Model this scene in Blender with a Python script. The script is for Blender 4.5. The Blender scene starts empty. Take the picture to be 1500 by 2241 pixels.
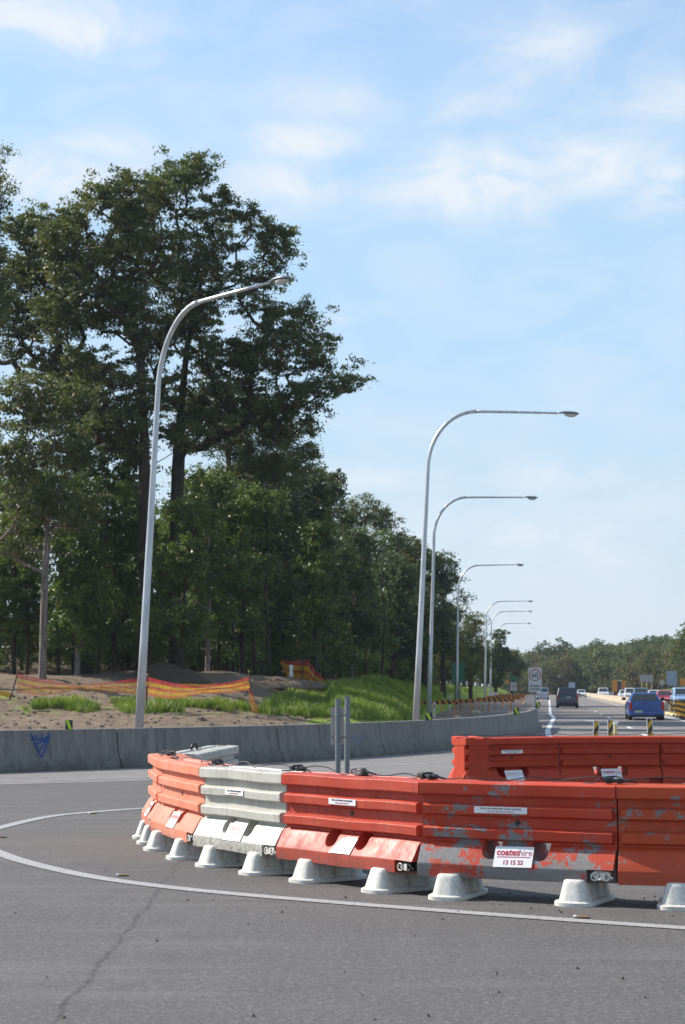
import bpy, bmesh, math, random
import numpy as np
from mathutils import Vector, Matrix, Quaternion
from mathutils.bvhtree import BVHTree
from mathutils import noise as mnoise
R = math.radians
scene = bpy.context.scene
COL = scene.collection

# ------------------------------------------------------------------ camera
FPX, CX, CY, HORIZ, CAMH = 3900.0, 750.0, 1120.5, 1507.0, 1.65
PITCH = math.atan((HORIZ - CY) / FPX)
cam_d = bpy.data.cameras.new("camera"); cam = bpy.data.objects.new("camera", cam_d); COL.objects.link(cam)
cam_d.sensor_fit = 'VERTICAL'; cam_d.sensor_height = 24.0; cam_d.sensor_width = 16.06
cam_d.lens = FPX / 2241.0 * 24.0
cam_d.clip_start = 0.1; cam_d.clip_end = 6000
cam.location = (0, 0, CAMH); cam.rotation_euler = (R(90) + PITCH, 0, 0)
cam_d.dof.use_dof = True; cam_d.dof.focus_distance = 15.0; cam_d.dof.aperture_fstop = 5.0
scene.camera = cam
CO, SI = math.cos(PITCH), math.sin(PITCH)

# ------------------------------------------------------------------ sky, sun, exposure
SUN_EL = R(38); SUN_AZ = math.atan2(-0.9, 0.40)     # towards the sun: left and slightly beyond
world = bpy.data.worlds.new("World"); scene.world = world; world.use_nodes = True
def build_sky():
    nt = world.node_tree; nt.nodes.clear(); N = nt.nodes.new; L = nt.links.new
    out = N('ShaderNodeOutputWorld'); bg = N('ShaderNodeBackground'); L(bg.outputs[0], out.inputs[0])
    bg.inputs['Strength'].default_value = 0.118
    sky = N('ShaderNodeTexSky'); sky.sky_type = 'NISHITA'; sky.sun_disc = False
    sky.sun_elevation = SUN_EL; sky.sun_rotation = SUN_AZ
    sky.altitude = 0; sky.air_density = 1.15; sky.dust_density = 0.1; sky.ozone_density = 1.6
    tc = N('ShaderNodeTexCoord')
    mp = N('ShaderNodeMapping'); mp.inputs['Rotation'].default_value = (0, R(-12), 0); mp.inputs['Scale'].default_value = (6, 6, 13)
    L(tc.outputs['Generated'], mp.inputs[0])
    nz = N('ShaderNodeTexNoise'); nz.inputs['Scale'].default_value = 2.6; nz.inputs['Detail'].default_value = 9; nz.inputs['Roughness'].default_value = .60
    nz.inputs['Distortion'].default_value = .7
    L(mp.outputs[0], nz.inputs['Vector'])
    # soft banks of high thin cloud (direction, half width, half height)
    blobs = [(1060, 400, 300, 110, 1.0), (1290, 370, 260, 120, .9), (1440, 420, 160, 80, .9), (1180, 120, 260, 110, .55), (660, 310, 150, 60, .9), (620, 400, 170, 80, .85),
             (100, 60, 330, 90, 1.0), (100, 390, 300, 90, 1.0), (230, 320, 140, 50, .8), (700, 220, 200, 70, .5), (1420, 230, 240, 80, .6), (820, 1050, 230, 40, .7), (1200, 1040, 200, 60, .55), (1100, 1180, 600, 130, .5), (730, 700, 80, 20, .5), (1040, 220, 150, 70, .5)]
    acc = None
    for (px, py, rx, ry, w) in blobs:
        dirv = Vector(((px - CX) / FPX, 0, 0)); u = -(py - CY) / FPX
        dv = Vector((dirv.x, CO - u * SI, SI + u * CO)).normalized()
        sub = N('ShaderNodeVectorMath'); sub.operation = 'SUBTRACT'; L(tc.outputs['Generated'], sub.inputs[0]); sub.inputs[1].default_value = dv
        mul = N('ShaderNodeVectorMath'); mul.operation = 'MULTIPLY'; L(sub.outputs[0], mul.inputs[0])
        mul.inputs[1].default_value = (FPX / rx, FPX / rx * .6, FPX / ry)
        ln = N('ShaderNodeVectorMath'); ln.operation = 'LENGTH'; L(mul.outputs[0], ln.inputs[0])
        mr = N('ShaderNodeMapRange'); mr.interpolation_type = 'SMOOTHSTEP'
        mr.inputs['From Min'].default_value = 1.35; mr.inputs['From Max'].default_value = 0; mr.inputs['To Min'].default_value = 0; mr.inputs['To Max'].default_value = w
        L(ln.outputs['Value'], mr.inputs['Value'])
        if acc is None: acc = mr.outputs[0]
        else:
            mx = N('ShaderNodeMath'); mx.operation = 'SMOOTH_MAX'; mx.inputs[2].default_value = .25; L(acc, mx.inputs[0]); L(mr.outputs[0], mx.inputs[1]); acc = mx.outputs[0]
    nr = N('ShaderNodeMapRange'); nr.inputs['From Min'].default_value = .36; nr.inputs['From Max'].default_value = .66
    L(nz.outputs[0], nr.inputs['Value'])
    m1 = N('ShaderNodeMath'); m1.operation = 'MULTIPLY'; nf = N('ShaderNodeMath'); nf.operation = 'MULTIPLY_ADD'; L(nr.outputs[0], nf.inputs[0]); nf.inputs[1].default_value = .78; nf.inputs[2].default_value = .22; L(acc, m1.inputs[0]); L(nf.outputs[0], m1.inputs[1])
    m2 = N('ShaderNodeMath'); m2.operation = 'MULTIPLY_ADD'; m2.use_clamp = True; L(m1.outputs[0], m2.inputs[0]); m2.inputs[1].default_value = 1.5; 
    n3 = N('ShaderNodeMath'); n3.operation = 'MULTIPLY'; L(nr.outputs[0], n3.inputs[0]); n3.inputs[1].default_value = .10
    L(n3.outputs[0], m2.inputs[2])
    sp = N('ShaderNodeSeparateXYZ'); L(tc.outputs['Generated'], sp.inputs[0])
    vf = N('ShaderNodeValToRGB'); vf.color_ramp.interpolation = 'EASE'; e = vf.color_ramp.elements; e[0].position = 0; e[0].color = (.97,) * 3 + (1,); e[1].position = .40; e[1].color = (.15,) * 3 + (1,)
    k = e.new(.22); k.color = (.85,) * 3 + (1,)
    L(sp.outputs[2], vf.inputs[0])
    vm = N('ShaderNodeMapRange'); vm.inputs['From Min'].default_value = .01; vm.inputs['From Max'].default_value = .19; L(sp.outputs[2], vm.inputs['Value'])
    vc = N('ShaderNodeMix'); vc.data_type = 'RGBA'; L(vm.outputs[0], vc.inputs['Factor']); vc.inputs['A'].default_value = (3.45, 3.95, 4.3, 1); vc.inputs['B'].default_value = (2.35, 3.62, 4.9, 1)
    veil = N('ShaderNodeMix'); veil.data_type = 'RGBA'; L(vf.outputs[0], veil.inputs['Factor']); L(sky.outputs[0], veil.inputs['A']); L(vc.outputs['Result'], veil.inputs['B'])
    mix = N('ShaderNodeMix'); mix.data_type = 'RGBA'; L(m2.outputs[0], mix.inputs['Factor']); L(veil.outputs['Result'], mix.inputs['A'])
    mix.inputs['B'].default_value = SKY_CLOUD
    L(mix.outputs['Result'], bg.inputs['Color'])
SKY_CLOUD = (4.25, 4.6, 5.0, 1)
build_sky()
sun_d = bpy.data.lights.new("sun", 'SUN'); sun = bpy.data.objects.new("sun", sun_d); COL.objects.link(sun)
sun_d.energy = 4.5; sun_d.angle = R(.53); sun_d.color = (1, .93, .84)
SUNV = Vector((math.sin(SUN_AZ) * math.cos(SUN_EL), math.cos(SUN_AZ) * math.cos(SUN_EL), math.sin(SUN_EL)))
sun.rotation_euler = SUNV.to_track_quat('Z', 'Y').to_euler()
scene.view_settings.view_transform = 'Standard'; scene.view_settings.look = 'None'
scene.view_settings.gamma = 1; scene.view_settings.exposure = 0.72
scene.render.engine = 'CYCLES'
scene.cycles.max_bounces = 8; scene.cycles.transparent_max_bounces = 16; scene.cycles.transmission_bounces = 6; scene.cycles.diffuse_bounces = 4

# ------------------------------------------------------------------ pixel -> world helpers (to survey the place)
def ray(px, py):
    u = -(py - CY) / FPX
    return Vector(((px - CX) / FPX, CO - u * SI, SI + u * CO))
def G(px, py, z=0.0):
    r = ray(px, py); t = (z - CAMH) / r.z
    return Vector((r.x * t, r.y * t, z))
def AT(px, py, Y):
    r = ray(px, py); t = Y / r.y
    return Vector((r.x * t, Y, CAMH + r.z * t))
ORIG = Vector((0, 0, CAMH))

# ------------------------------------------------------------------ object helpers
def thing(name, label, cat, loc=(0, 0, 0), rotz=0, group=None):
    o = bpy.data.objects.new(name, None); COL.objects.link(o); o.empty_display_size = .2
    o.location = loc; o.rotation_euler = (0, 0, rotz); tag(o, label, cat, group); return o
def tag(o, label=None, cat=None, group=None, kind=None):
    if label: o['label'] = label
    if cat: o['category'] = cat
    if group: o['group'] = group
    if kind: o['kind'] = kind
    return o
def link(name, me, mat=None, parent=None, smooth=False, bevel=0, mats=None, seg=2):
    o = bpy.data.objects.new(name, me); COL.objects.link(o)
    if mats:
        for m in mats: me.materials.append(m)
    elif mat: me.materials.append(mat)
    if parent: o.parent = parent
    if smooth:
        me.polygons.foreach_set('use_smooth', [True] * len(me.polygons))
        if smooth != 'all':
            me.set_sharp_from_angle(angle=R(40))
    if bevel:
        b = o.modifiers.new('bevel', 'BEVEL'); b.width = bevel; b.segments = seg; b.limit_method = 'ANGLE'; b.angle_limit = R(35)
        me.polygons.foreach_set('use_smooth', [True] * len(me.polygons))
        w = o.modifiers.new('wn', 'WEIGHTED_NORMAL'); w.keep_sharp = True
    return o
class MB:
    """collects shapes into one mesh"""
    def __init__(s): s.v = []; s.f = []; s.m = []
    def add(s, vs, fs, m=0):
        o = len(s.v); s.v += [tuple(v) for v in vs]; s.f += [tuple(i + o for i in f) for f in fs]; s.m += [m] * len(fs)
    def box(s, x0, x1, y0, y1, z0, z1, m=0, M=None):
        vs = [Vector((x, y, z)) for z in (z0, z1) for x, y in ((x0, y0), (x1, y0), (x1, y1), (x0, y1))]
        if M: vs = [M @ v for v in vs]
        s.add(vs, [(3, 2, 1, 0), (4, 5, 6, 7), (0, 1, 5, 4), (1, 2, 6, 5), (2, 3, 7, 6), (3, 0, 4, 7)], m)
    def frustum(s, cx, cy, z0, z1, a0, b0, a1, b1, m=0, n=16, p=4.0, dx=0, dy=0):
        rings = []
        K = [(0, 1), (.55, None), (.85, None), (1, None)]
        prof = [(0, 0), (.5, .5), (.8, .82), (.94, .95), (1.0, 1.12)]
        vs = []
        for (t, q) in prof:
            z = z0 + (z1 - z0) * t
            q2 = q if q < 1 else q * 1.25
            a = a0 + (a1 - a0) * min(q2, 9); b = b0 + (b1 - b0) * min(q2, 9)
            a = max(a, a1 * .72); b = max(b, b1 * .72)
            for k in range(n):
                th = 2 * math.pi * (k + .5) / n; c, si = math.cos(th), math.sin(th)
                vs.append((cx + dx * t + a * math.copysign(abs(c) ** (2 / p), c), cy + dy * t + b * math.copysign(abs(si) ** (2 / p), si), z))
        fs = []
        for j in range(len(prof) - 1):
            for k in range(n): fs.append((j * n + k, j * n + (k + 1) % n, (j + 1) * n + (k + 1) % n, (j + 1) * n + k))
        fs.append(tuple((len(prof) - 1) * n + k for k in range(n))); fs.append(tuple(reversed(range(n))))
        s.add(vs, fs, m)
    def tube(s, pts, rad, n=8, m=0, cap=True):
        pts = [Vector(p) for p in pts]; vs = []; fs = []
        if not isinstance(rad, (list, tuple)): rad = [rad] * len(pts)
        ref = None
        for i, p in enumerate(pts):
            d = (pts[min(i + 1, len(pts) - 1)] - pts[max(i - 1, 0)]).normalized()
            if ref is None:
                ref = d.cross(Vector((0, 0, 1)) if abs(d.z) < .9 else Vector((0, 1, 0))).normalized()
            ref = (ref - d * ref.dot(d)).normalized(); b = d.cross(ref)
            for k in range(n):
                a = 2 * math.pi * k / n; vs.append(p + (ref * math.cos(a) + b * math.sin(a)) * rad[i])
        for i in range(len(pts) - 1):
            for k in range(n): fs.append((i * n + k, i * n + (k + 1) % n, (i + 1) * n + (k + 1) % n, (i + 1) * n + k))
        if cap: fs.append(tuple(reversed(range(n)))); fs.append(tuple((len(pts) - 1) * n + k for k in range(n)))
        s.add(vs, fs, m)
    def prism(s, prof, x0, x1, m=0, M=None, nx=1):
        """closed profile [(y,z)] swept along x"""
        n = len(prof); vs = []
        for i in range(nx + 1):
            x = x0 + (x1 - x0) * i / nx
            vs += [Vector((x, y, z)) for y, z in prof]
        if M: vs = [M @ v for v in vs]
        fs = []
        for i in range(nx):
            for k in range(n): fs.append((i * n + k, (i + 1) * n + k, (i + 1) * n + (k + 1) % n, i * n + (k + 1) % n))
        fs.append(tuple(range(n))); fs.append(tuple(nx * n + k for k in reversed(range(n))))
        s.add(vs, fs, m)
    def disc(s, c, r, axis='y', n=24, m=0, r0=0, th=None):
        pass
    def mesh(s, name, fix=True):
        me = bpy.data.meshes.new(name); me.from_pydata(s.v, [], s.f)
        me.polygons.foreach_set('material_index', s.m); me.update()
        if fix:
            bm = bmesh.new(); bm.from_mesh(me); bmesh.ops.recalc_face_normals(bm, faces=bm.faces); bm.to_mesh(me); bm.free()
        return me
    def build(s, name, mat=None, parent=None, **k):
        return link(name, s.mesh(name), mat, parent, **k)
def copy_tree(o, parent=None):
    c = o.copy(); COL.objects.link(c)
    if parent: c.parent = parent
    for ch in list(o.children): copy_tree(ch, c)
    return c
def poly_sheet(name, pts, z, mat, sub=0):
    me = bpy.data.meshes.new(name); me.from_pydata([(p[0], p[1], z) for p in pts], [], [tuple(range(len(pts)))])
    me.update()
    o = link(name, me, mat); 
    if me.polygons[0].normal.z < 0: me.flip_normals()
    return o
def bvh_of(me, M=Matrix()):
    return BVHTree.FromPolygons([M @ v.co for v in me.vertices], [tuple(p.vertices) for p in me.polygons])

# ------------------------------------------------------------------ materials
class NT:
    def __init__(s, name):
        s.m = bpy.data.materials.new(name); s.m.use_nodes = True; s.t = s.m.node_tree; s.b = s.t.nodes['Principled BSDF']
        s.out = s.t.nodes['Material Output']; s.L = s.t.links.new
    def n(s, typ, ins=None, **at):
        x = s.t.nodes.new('ShaderNode' + typ)
        for k, v in at.items(): setattr(x, k, v)
        for k, v in (ins or {}).items():
            if hasattr(v, 'is_output'): s.L(v, x.inputs[k])
            else: x.inputs[k].default_value = v
        return x
    def noise(s, scale, vec=None, detail=5, rough=.55, dist=0, out='Fac'):
        x = s.n('TexNoise', {'Scale': scale, 'Detail': detail, 'Roughness': rough, 'Distortion': dist})
        s.L(vec if vec is not None else s.pos(), x.inputs['Vector']); return x.outputs[out]
    def pos(s):
        if not hasattr(s, '_p'): s._p = s.n('NewGeometry').outputs['Position']
        return s._p
    def obj(s):
        if not hasattr(s, '_o'): s._o = s.n('TexCoord').outputs['Object']
        return s._o
    def map(s, vec, scale=(1, 1, 1), rot=(0, 0, 0), loc=(0, 0, 0)):
        return s.n('Mapping', {0: vec, 'Scale': scale, 'Rotation': rot, 'Location': loc}).outputs[0]
    def ramp(s, fac, stops, interp='LINEAR'):
        x = s.n('ValToRGB'); x.color_ramp.interpolation = interp; e = x.color_ramp.elements
        while len(e) < len(stops): e.new(.5)
        for el, (p, c) in zip(e, stops): el.position = p; el.color = (*c, 1) if len(c) == 3 else c
        s.L(fac, x.inputs[0]); return x.outputs[0]
    def mr(s, v, a, b, c=0, d=1, smooth=False):
        x = s.n('MapRange', {'Value': v, 'From Min': a, 'From Max': b, 'To Min': c, 'To Max': d})
        if smooth: x.interpolation_type = 'SMOOTHSTEP'
        return x.outputs[0]
    def math(s, op, a, b=0.0, c=0.0, clamp=False):
        x = s.n('Math', {0: a, 1: b, 2: c}, operation=op); x.use_clamp = clamp; return x.outputs[0]
    def mix(s, f, a, b, mode='MIX'):
        x = s.n('Mix', data_type='RGBA', blend_type=mode)
        for k, v in (('Factor', f), ('A', a), ('B', b)):
            if hasattr(v, 'is_output'): s.L(v, x.inputs[k] if k == 'Factor' else [i for i in x.inputs if i.name == k and i.type == 'RGBA'][0])
            else:
                t = x.inputs[k] if k == 'Factor' else [i for i in x.inputs if i.name == k and i.type == 'RGBA'][0]
                t.default_value = v if k == 'Factor' or len(v) == 4 else (*v, 1)
        return [o for o in x.outputs if o.type == 'RGBA'][0]
    def set(s, **k):
        for a, v in k.items():
            i = s.b.inputs[a.replace('_', ' ')]
            if hasattr(v, 'is_output'): s.L(v, i)
            else: i.default_value = (*v, 1) if isinstance(v, tuple) and len(v) == 3 else v
        return s
    def bump(s, h, strength=.3, dist=.02):
        b = s.n('Bump', {'Height': h, 'Strength': strength, 'Distance': dist}); s.L(b.outputs[0], s.b.inputs['Normal'])
def flat(name, col, rough=.5, metal=0, spec=.5, var=.12, scale=6, **k):
    t = NT(name); f = t.noise(scale, t.obj())
    c = t.mix(f, tuple(x * (1 - var) for x in col), tuple(min(1, x * (1 + var)) for x in col))
    t.set(Base_Color=c, Roughness=rough, Metallic=metal, Specular_IOR_Level=spec, **k); return t.m

def mat_asphalt(name, c0, c1, speck=1.0, crack=None, grain=90, patch=None):
    t = NT(name); p = t.pos()
    big = t.noise(.35, p, 4); mid = t.noise(3.5, t.map(p, (1, .35, 1)), 5); fine = t.noise(grain, p, 3, .7)
    vor = t.n('TexVoronoi', {'Vector': p, 'Scale': grain * .75}).outputs['Distance']
    c = t.mix(t.mr(big, .35, .65), c0, c1)
    c = t.mix(t.mr(mid, .35, .68, 0, .5), c, tuple(x * .78 for x in c0))
    c = t.mix(t.mr(fine, .38, .66, 0, .55 * speck), c, tuple(x * .45 for x in c0))
    light = t.mr(t.noise(grain * 1.1, p, 2, .6), .62, .72, 0, .55 * min(1.4, speck))
    c = t.mix(light, c, tuple(min(1, x * 2.6) for x in c1))
    g2 = t.noise(grain * .45, p, 2, .6); c = t.mix(t.mr(g2, .40, .58, .42 * speck, 0), c, tuple(x * .66 for x in c0)); c = t.mix(t.mr(g2, .54, .72, 0, .35 * speck), c, tuple(x * 1.45 for x in c1))
    sp_ = t.noise(1.1, p, 5, .68); c = t.mix(t.mr(sp_, .60, .70, 0, .30), c, tuple(x * .62 for x in c0))
    # wheel-polished streaks
    st = t.noise(1.2, t.map(p, (.25, 2.2, 1), (0, 0, R(14))), 4, .5)
    c = t.mix(t.mr(st, .5, .7, 0, .25), c, tuple(x * 1.35 for x in c1))
    if crack:
        for (a, b, w) in crack:
            # distance to line a-b in plan, wobbled
            wob = t.n('VectorMath', {0: t.noise(1.6, p, 6, .7, out='Color'), 1: (.5, .5, .5)}, operation='SUBTRACT').outputs[0]
            wob = t.n('VectorMath', {0: wob, 'Scale': .26}, operation='SCALE').outputs[0]
            q = t.n('VectorMath', {0: p, 1: wob}, operation='ADD').outputs[0]
            d = (b - a); L_ = d.length; d.normalize(); nrm = Vector((-d.y, d.x, 0))
            rel = t.n('VectorMath', {0: q, 1: a}, operation='SUBTRACT').outputs[0]
            dist = t.math('ABSOLUTE', t.n('VectorMath', {0: rel, 1: nrm}, operation='DOT_PRODUCT').outputs['Value'])
            al = t.n('VectorMath', {0: rel, 1: d}, operation='DOT_PRODUCT').outputs['Value']
            m = t.mr(dist, w * .25, w, .75, 0)
            m = t.math('MULTIPLY', m, t.mr(al, -.2, .2)); m = t.math('MULTIPLY', m, t.mr(al, L_ - .3, L_ + .3, 1, 0))
            m = t.math('MULTIPLY', m, t.mr(t.noise(14, p, 4, .7), .34, .58, .1, .95))
            c = t.mix(m, c, (.028, .026, .026))
    if patch:
        for (ctr, rad, col, k) in patch:
            dd = t.n('VectorMath', {0: t.map(p, (1 / rad[0], 1 / rad[1], 0), loc=(-ctr.x / rad[0], -ctr.y / rad[1], 0))}, operation='LENGTH').outputs['Value']
            m = t.math('MULTIPLY', t.mr(dd, .3, 1.1, k, 0, True), t.mr(mid, .3, .6, .5, 1))
            c = t.mix(m, c, col)
    h = t.math('ADD', t.math('MULTIPLY', vor, .8), t.math('MULTIPLY', fine, .7))
    t.set(Base_Color=c, Roughness=.82, Specular_IOR_Level=.32); t.bump(h, .55, .006)
    return t.m

CRK = [(G(398, 1880), G(330, 1975), .022), (G(330, 1975), G(95, 2260), .026), (G(350, 2090), G(432, 2098), .012), (G(0, 1716), G(330, 1709), .05), (G(520, 2180), G(760, 2150), .01)]
M_asph = mat_asphalt('asphalt', (.116, .109, .103), (.140, .131, .124), 1.25, CRK, 48,
                     patch=[(G(300, 1845), (2.4, 2.2), (.12, .10, .09), .5), (G(700, 1900), (4, 1.6), (.075, .072, .073), .5)])
M_asph_light = mat_asphalt('asphalt_worn', (.185, .172, .162), (.225, .212, .20), .5, None, 40)
M_asph_hwy = mat_asphalt('asphalt_highway', (.17, .152, .142), (.215, .19, .176), .35, None, 25)
def mat_paint():
    t = NT('road_paint'); w = t.noise(28, t.pos(), 5, .7)
    c = t.mix(t.mr(w, .50, .66), (.36, .36, .35), (.155, .15, .15)); c = t.mix(t.mr(t.noise(1.5, t.pos()), .3, .7, 0, .45), c, (.26, .255, .25))
    t.set(Base_Color=c, Roughness=.7); t.bump(w, .3, .004); return t.m
M_paint = mat_paint()
M_paint_far = flat('road_paint_bright', (.66, .65, .62), .6, scale=2)
M_paint_faint = flat('road_paint_faint', (.33, .32, .30), .7, var=.3, scale=4)

def mat_ground():
    t = NT('ground_soil'); p = t.pos()
    a = t.noise(.08, p); b = t.noise(2.5, p, 6, .65)
    c = t.mix(t.mr(a, .4, .6), (.10, .13, .045), (.19, .15, .09)); c = t.mix(t.mr(b, .3, .7, 0, .6), c, (.06, .07, .03))
    t.set(Base_Color=c, Roughness=.95, Specular_IOR_Level=.15); return t.m
M_ground = mat_ground()
def mat_gravel():
    t = NT('gravel'); p = t.pos()
    a = t.noise(.5, t.map(p, (.5, 1.6, 1)), 5); b = t.noise(9, p, 6, .7)
    c = t.mix(t.mr(a, .35, .65), (.125, .096, .073), (.19, .15, .115)); c = t.mix(t.mr(b, .35, .68, 0, .6), c, (.10, .085, .075))
    c = t.mix(t.mr(t.noise(30, p, 2), .62, .7, 0, .5), c, (.40, .36, .31))
    t.set(Base_Color=c, Roughness=.95, Specular_IOR_Level=.2); t.bump(b, .6, .05); return t.m
M_gravel = mat_gravel()
def mat_bank():
    t = NT('embankment_soil'); p = t.pos()
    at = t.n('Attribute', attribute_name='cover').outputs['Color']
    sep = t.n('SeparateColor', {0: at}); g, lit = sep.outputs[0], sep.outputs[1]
    b = t.noise(1.6, t.map(p, (1, .4, 1)), 6, .65); f = t.noise(7, p, 5, .7)
    dirt = t.mix(t.mr(b, .35, .66), (.155, .115, .08), (.27, .205, .145)); dirt = t.mix(t.mr(f, .4, .7, 0, .6), dirt, (.12, .09, .065))
    grass = t.mix(t.mr(f, .3, .7), (.12, .20, .02), (.26, .33, .05)); grass = t.mix(t.mr(t.noise(.7, t.map(p, (.3, 1.5, 1), (0, 0, R(-35)))), .55, .65, 0, .8), grass, (.22, .20, .09))
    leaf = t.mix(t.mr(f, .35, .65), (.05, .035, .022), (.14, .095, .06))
    m = t.math('ADD', g, t.mr(b, .3, .7, -.25, .25)); c = t.mix(t.mr(m, .42, .58), dirt, grass)
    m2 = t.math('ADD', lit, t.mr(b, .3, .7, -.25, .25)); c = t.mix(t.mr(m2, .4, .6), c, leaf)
    t.set(Base_Color=c, Roughness=.95, Specular_IOR_Level=.15); t.bump(t.math('ADD', b, f), .8, .12); return t.m
M_bank = mat_bank()
def mat_concrete(name, base=(.36, .36, .34), stain=.7):
    t = NT(name); p = t.pos(); o = t.obj()
    a = t.noise(1.1, p, 5); b = t.noise(4.5, t.map(p, (1.8, 1.8, .22)), 6, .62); f = t.noise(40, p, 3)
    c = t.mix(t.mr(a, .3, .7), tuple(x * .82 for x in base), base); c = t.mix(t.mr(b, .48, .66, 0, stain), c, tuple(x * .38 for x in base))
    c = t.mix(t.mr(t.noise(2.2, t.map(p, (3, 3, .15)), 4), .55, .7, 0, .4), c, tuple(min(1, x * 1.4) for x in base))
    zz = t.n('SeparateXYZ', {0: p}).outputs[2]
    low = t.math('MULTIPLY', t.mr(zz, .08, .33, 1, 0), t.mr(t.noise(2.5, p, 5), .35, .6, .2, .75)); c = t.mix(low, c, (.09, .085, .075))
    pit = t.n('TexVoronoi', {'Vector': p, 'Scale': 22}).outputs['Distance']
    c = t.mix(t.mr(pit, .05, .12, .5, 0), c, (.08, .08, .075))
    t.set(Base_Color=c, Roughness=.85, Specular_IOR_Level=.3); t.bump(t.math('ADD', f, b), .25, .01); return t.m
M_conc = mat_concrete('concrete', (.22, .21, .195), .6); M_conc_tan = mat_concrete('concrete_sandy', (.46, .38, .29), .3)
def mat_plastic(name, col, faded, fade=.4, peel=None, trans=.18, dirt=.5, rough=.42):
    t = NT(name); o = t.obj(); rnd = t.n('ObjectInfo').outputs['Random']
    q = t.n('VectorMath', {0: o, 1: t.n('CombineXYZ', {0: t.math('MULTIPLY', rnd, 37.0), 1: t.math('MULTIPLY', rnd, 11.0), 2: 0}).outputs[0]}, operation='ADD').outputs[0]
    a = t.noise(2.2, q, 5, .6); b = t.noise(9, t.map(q, (1, 1, .5)), 6, .65); f = t.noise(30, q, 4, .7)
    c = t.mix(t.mr(a, .3, .7, 0, fade), col, faded)
    c = t.mix(t.mr(b, .52, .72, 0, dirt * .7), c, tuple(x * .55 + .02 for x in col))
    scr = t.noise(16, t.map(q, (.25, 1, 5.5)), 4, .7); c = t.mix(t.mr(scr, .60, .68, 0, .4), c, faded)
    drip = t.noise(7, t.map(q, (2.2, 2.2, .12)), 5, .7); c = t.mix(t.mr(drip, .54, .68, 0, .45 * dirt), c, tuple(x * .38 + .035 for x in col))
    gou = t.noise(9, t.map(q, (.18, 1, 9), (0, R(8), 0)), 3, .6); c = t.mix(t.mr(gou, .66, .69, 0, .8 * dirt), c, tuple(x * .28 + .05 for x in col))
    rgh = t.mr(b, .3, .7, rough - .05, rough + .2)
    if peel:
        zz = t.n('SeparateXYZ', {0: o}).outputs[2]
        m = t.math('ADD', t.math('MULTIPLY', t.noise(3.4, t.map(q, (1, 1, 1.5)), 9, .74, .4), .68), t.math('MULTIPLY', t.noise(11, t.map(q, (1, 1, 1.3)), 8, .72, .5), .32))
        thr = t.math('ADD', m, t.mr(zz, .2, .88, peel * .36, -peel * .10)); thr = t.math('ADD', thr, t.mr(t.noise(1.1, q, 2), .35, .65, -.07, .07))
        k = t.mr(thr, .55, .565)
        grey = t.mix(t.mr(f, .3, .7), (.20, .19, .19), (.33, .32, .31)); c = t.mix(k, c, grey)
        t.bump(t.math('SUBTRACT', t.math('MULTIPLY', f, .2), k), .35, .002)
    else: t.bump(t.math('ADD', a, t.math('MULTIPLY', f, .06)), .15, .008)
    zz2 = t.n('SeparateXYZ', {0: o}).outputs[2]
    low = t.math('MULTIPLY', t.mr(zz2, .17, .34, 1, 0), t.mr(f, .4, .62, .05, dirt)); c = t.mix(low, c, (.13, .11, .095))
    t.set(Base_Color=c, Roughness=rgh, Specular_IOR_Level=.4)
    if trans:
        tr = t.n('BsdfTranslucent', {'Color': c}); mx = t.n('MixShader', {0: trans, 1: t.b.outputs[0], 2: tr.outputs[0]}); t.L(mx.outputs[0], t.out.inputs[0])
    return t.m
M_or = mat_plastic('plastic_orange', (.58, .052, .015), (.62, .10, .05), .5, trans=.24, rough=.5)
M_or_fade = mat_plastic('plastic_faded_orange', (.76, .20, .10), (.80, .36, .25), .9, trans=.14, dirt=.7)
M_red = mat_plastic('plastic_red', (.56, .050, .022), (.62, .14, .09), .8, trans=.22, dirt=.85)
M_peel = mat_plastic('plastic_peeling', (.60, .055, .018), (.64, .12, .07), .5, peel=.31, trans=.2, rough=.5)
M_orp = mat_plastic('plastic_orange_scuffed', (.62, .085, .025), (.62, .13, .06), .5, peel=.06, trans=.24)
M_white = mat_plastic('plastic_white', (.46, .45, .39), (.62, .60, .54), .8, trans=.08, dirt=.8)
M_foot = mat_plastic('plastic_foot', (.72, .70, .62), (.78, .76, .71), .8, trans=.06, dirt=.3)
M_black = flat('black_rubber', (.015, .015, .017), .5)
M_gal = NT('galvanised_steel'); _t = M_gal
_c = _t.mix(_t.mr(_t.noise(8, _t.map(_t.obj(), (1, 1, .15)), 5), .35, .65), (.42, .45, .48), (.62, .65, .68)); _t.set(Base_Color=_c, Roughness=.36, Metallic=.35); M_gal = _t.m
M_galdark = flat('dull_steel', (.20, .215, .23), .5, .4)
M_lamphead = flat('lamp_grey', (.20, .22, .25), .4, .2); M_bowl = flat('lamp_glass', (.55, .56, .56), .15, 0, .6)
M_signwhite = flat('sign_white', (.58, .56, .55), .5, var=.05); M_signback = flat('sign_back', (.42, .38, .36), .5, .2)
M_stick = flat('sticker_white', (.80, .79, .79), .35, var=.04); M_ink = flat('sticker_red', (.45, .015, .04), .4); M_inkd = flat('print_black', (.03, .03, .035), .5)
M_green = flat('sign_green', (.012, .115, .065), .45); M_yellow = flat('paint_yellow', (.60, .33, .02), .5); M_blk = flat('paint_black', (.02, .02, .02), .5)
M_lime = flat('reflective_lime', (.42, .62, .02), .4); M_orange = flat('board_orange', (.62, .22, .02), .5); M_redp = flat('paint_red', (.4, .02, .02), .5)
M_kerb = flat('kerb_yellow', (.60, .47, .24), .8, var=.25, scale=3); M_grey_blue = flat('sign_bluegrey', (.30, .38, .50), .5)
M_sand = flat('sandbag', (.48, .40, .27), .9); M_dirt = flat('stockpile_soil', (.07, .048, .032), .95, var=.5, scale=3)
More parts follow.
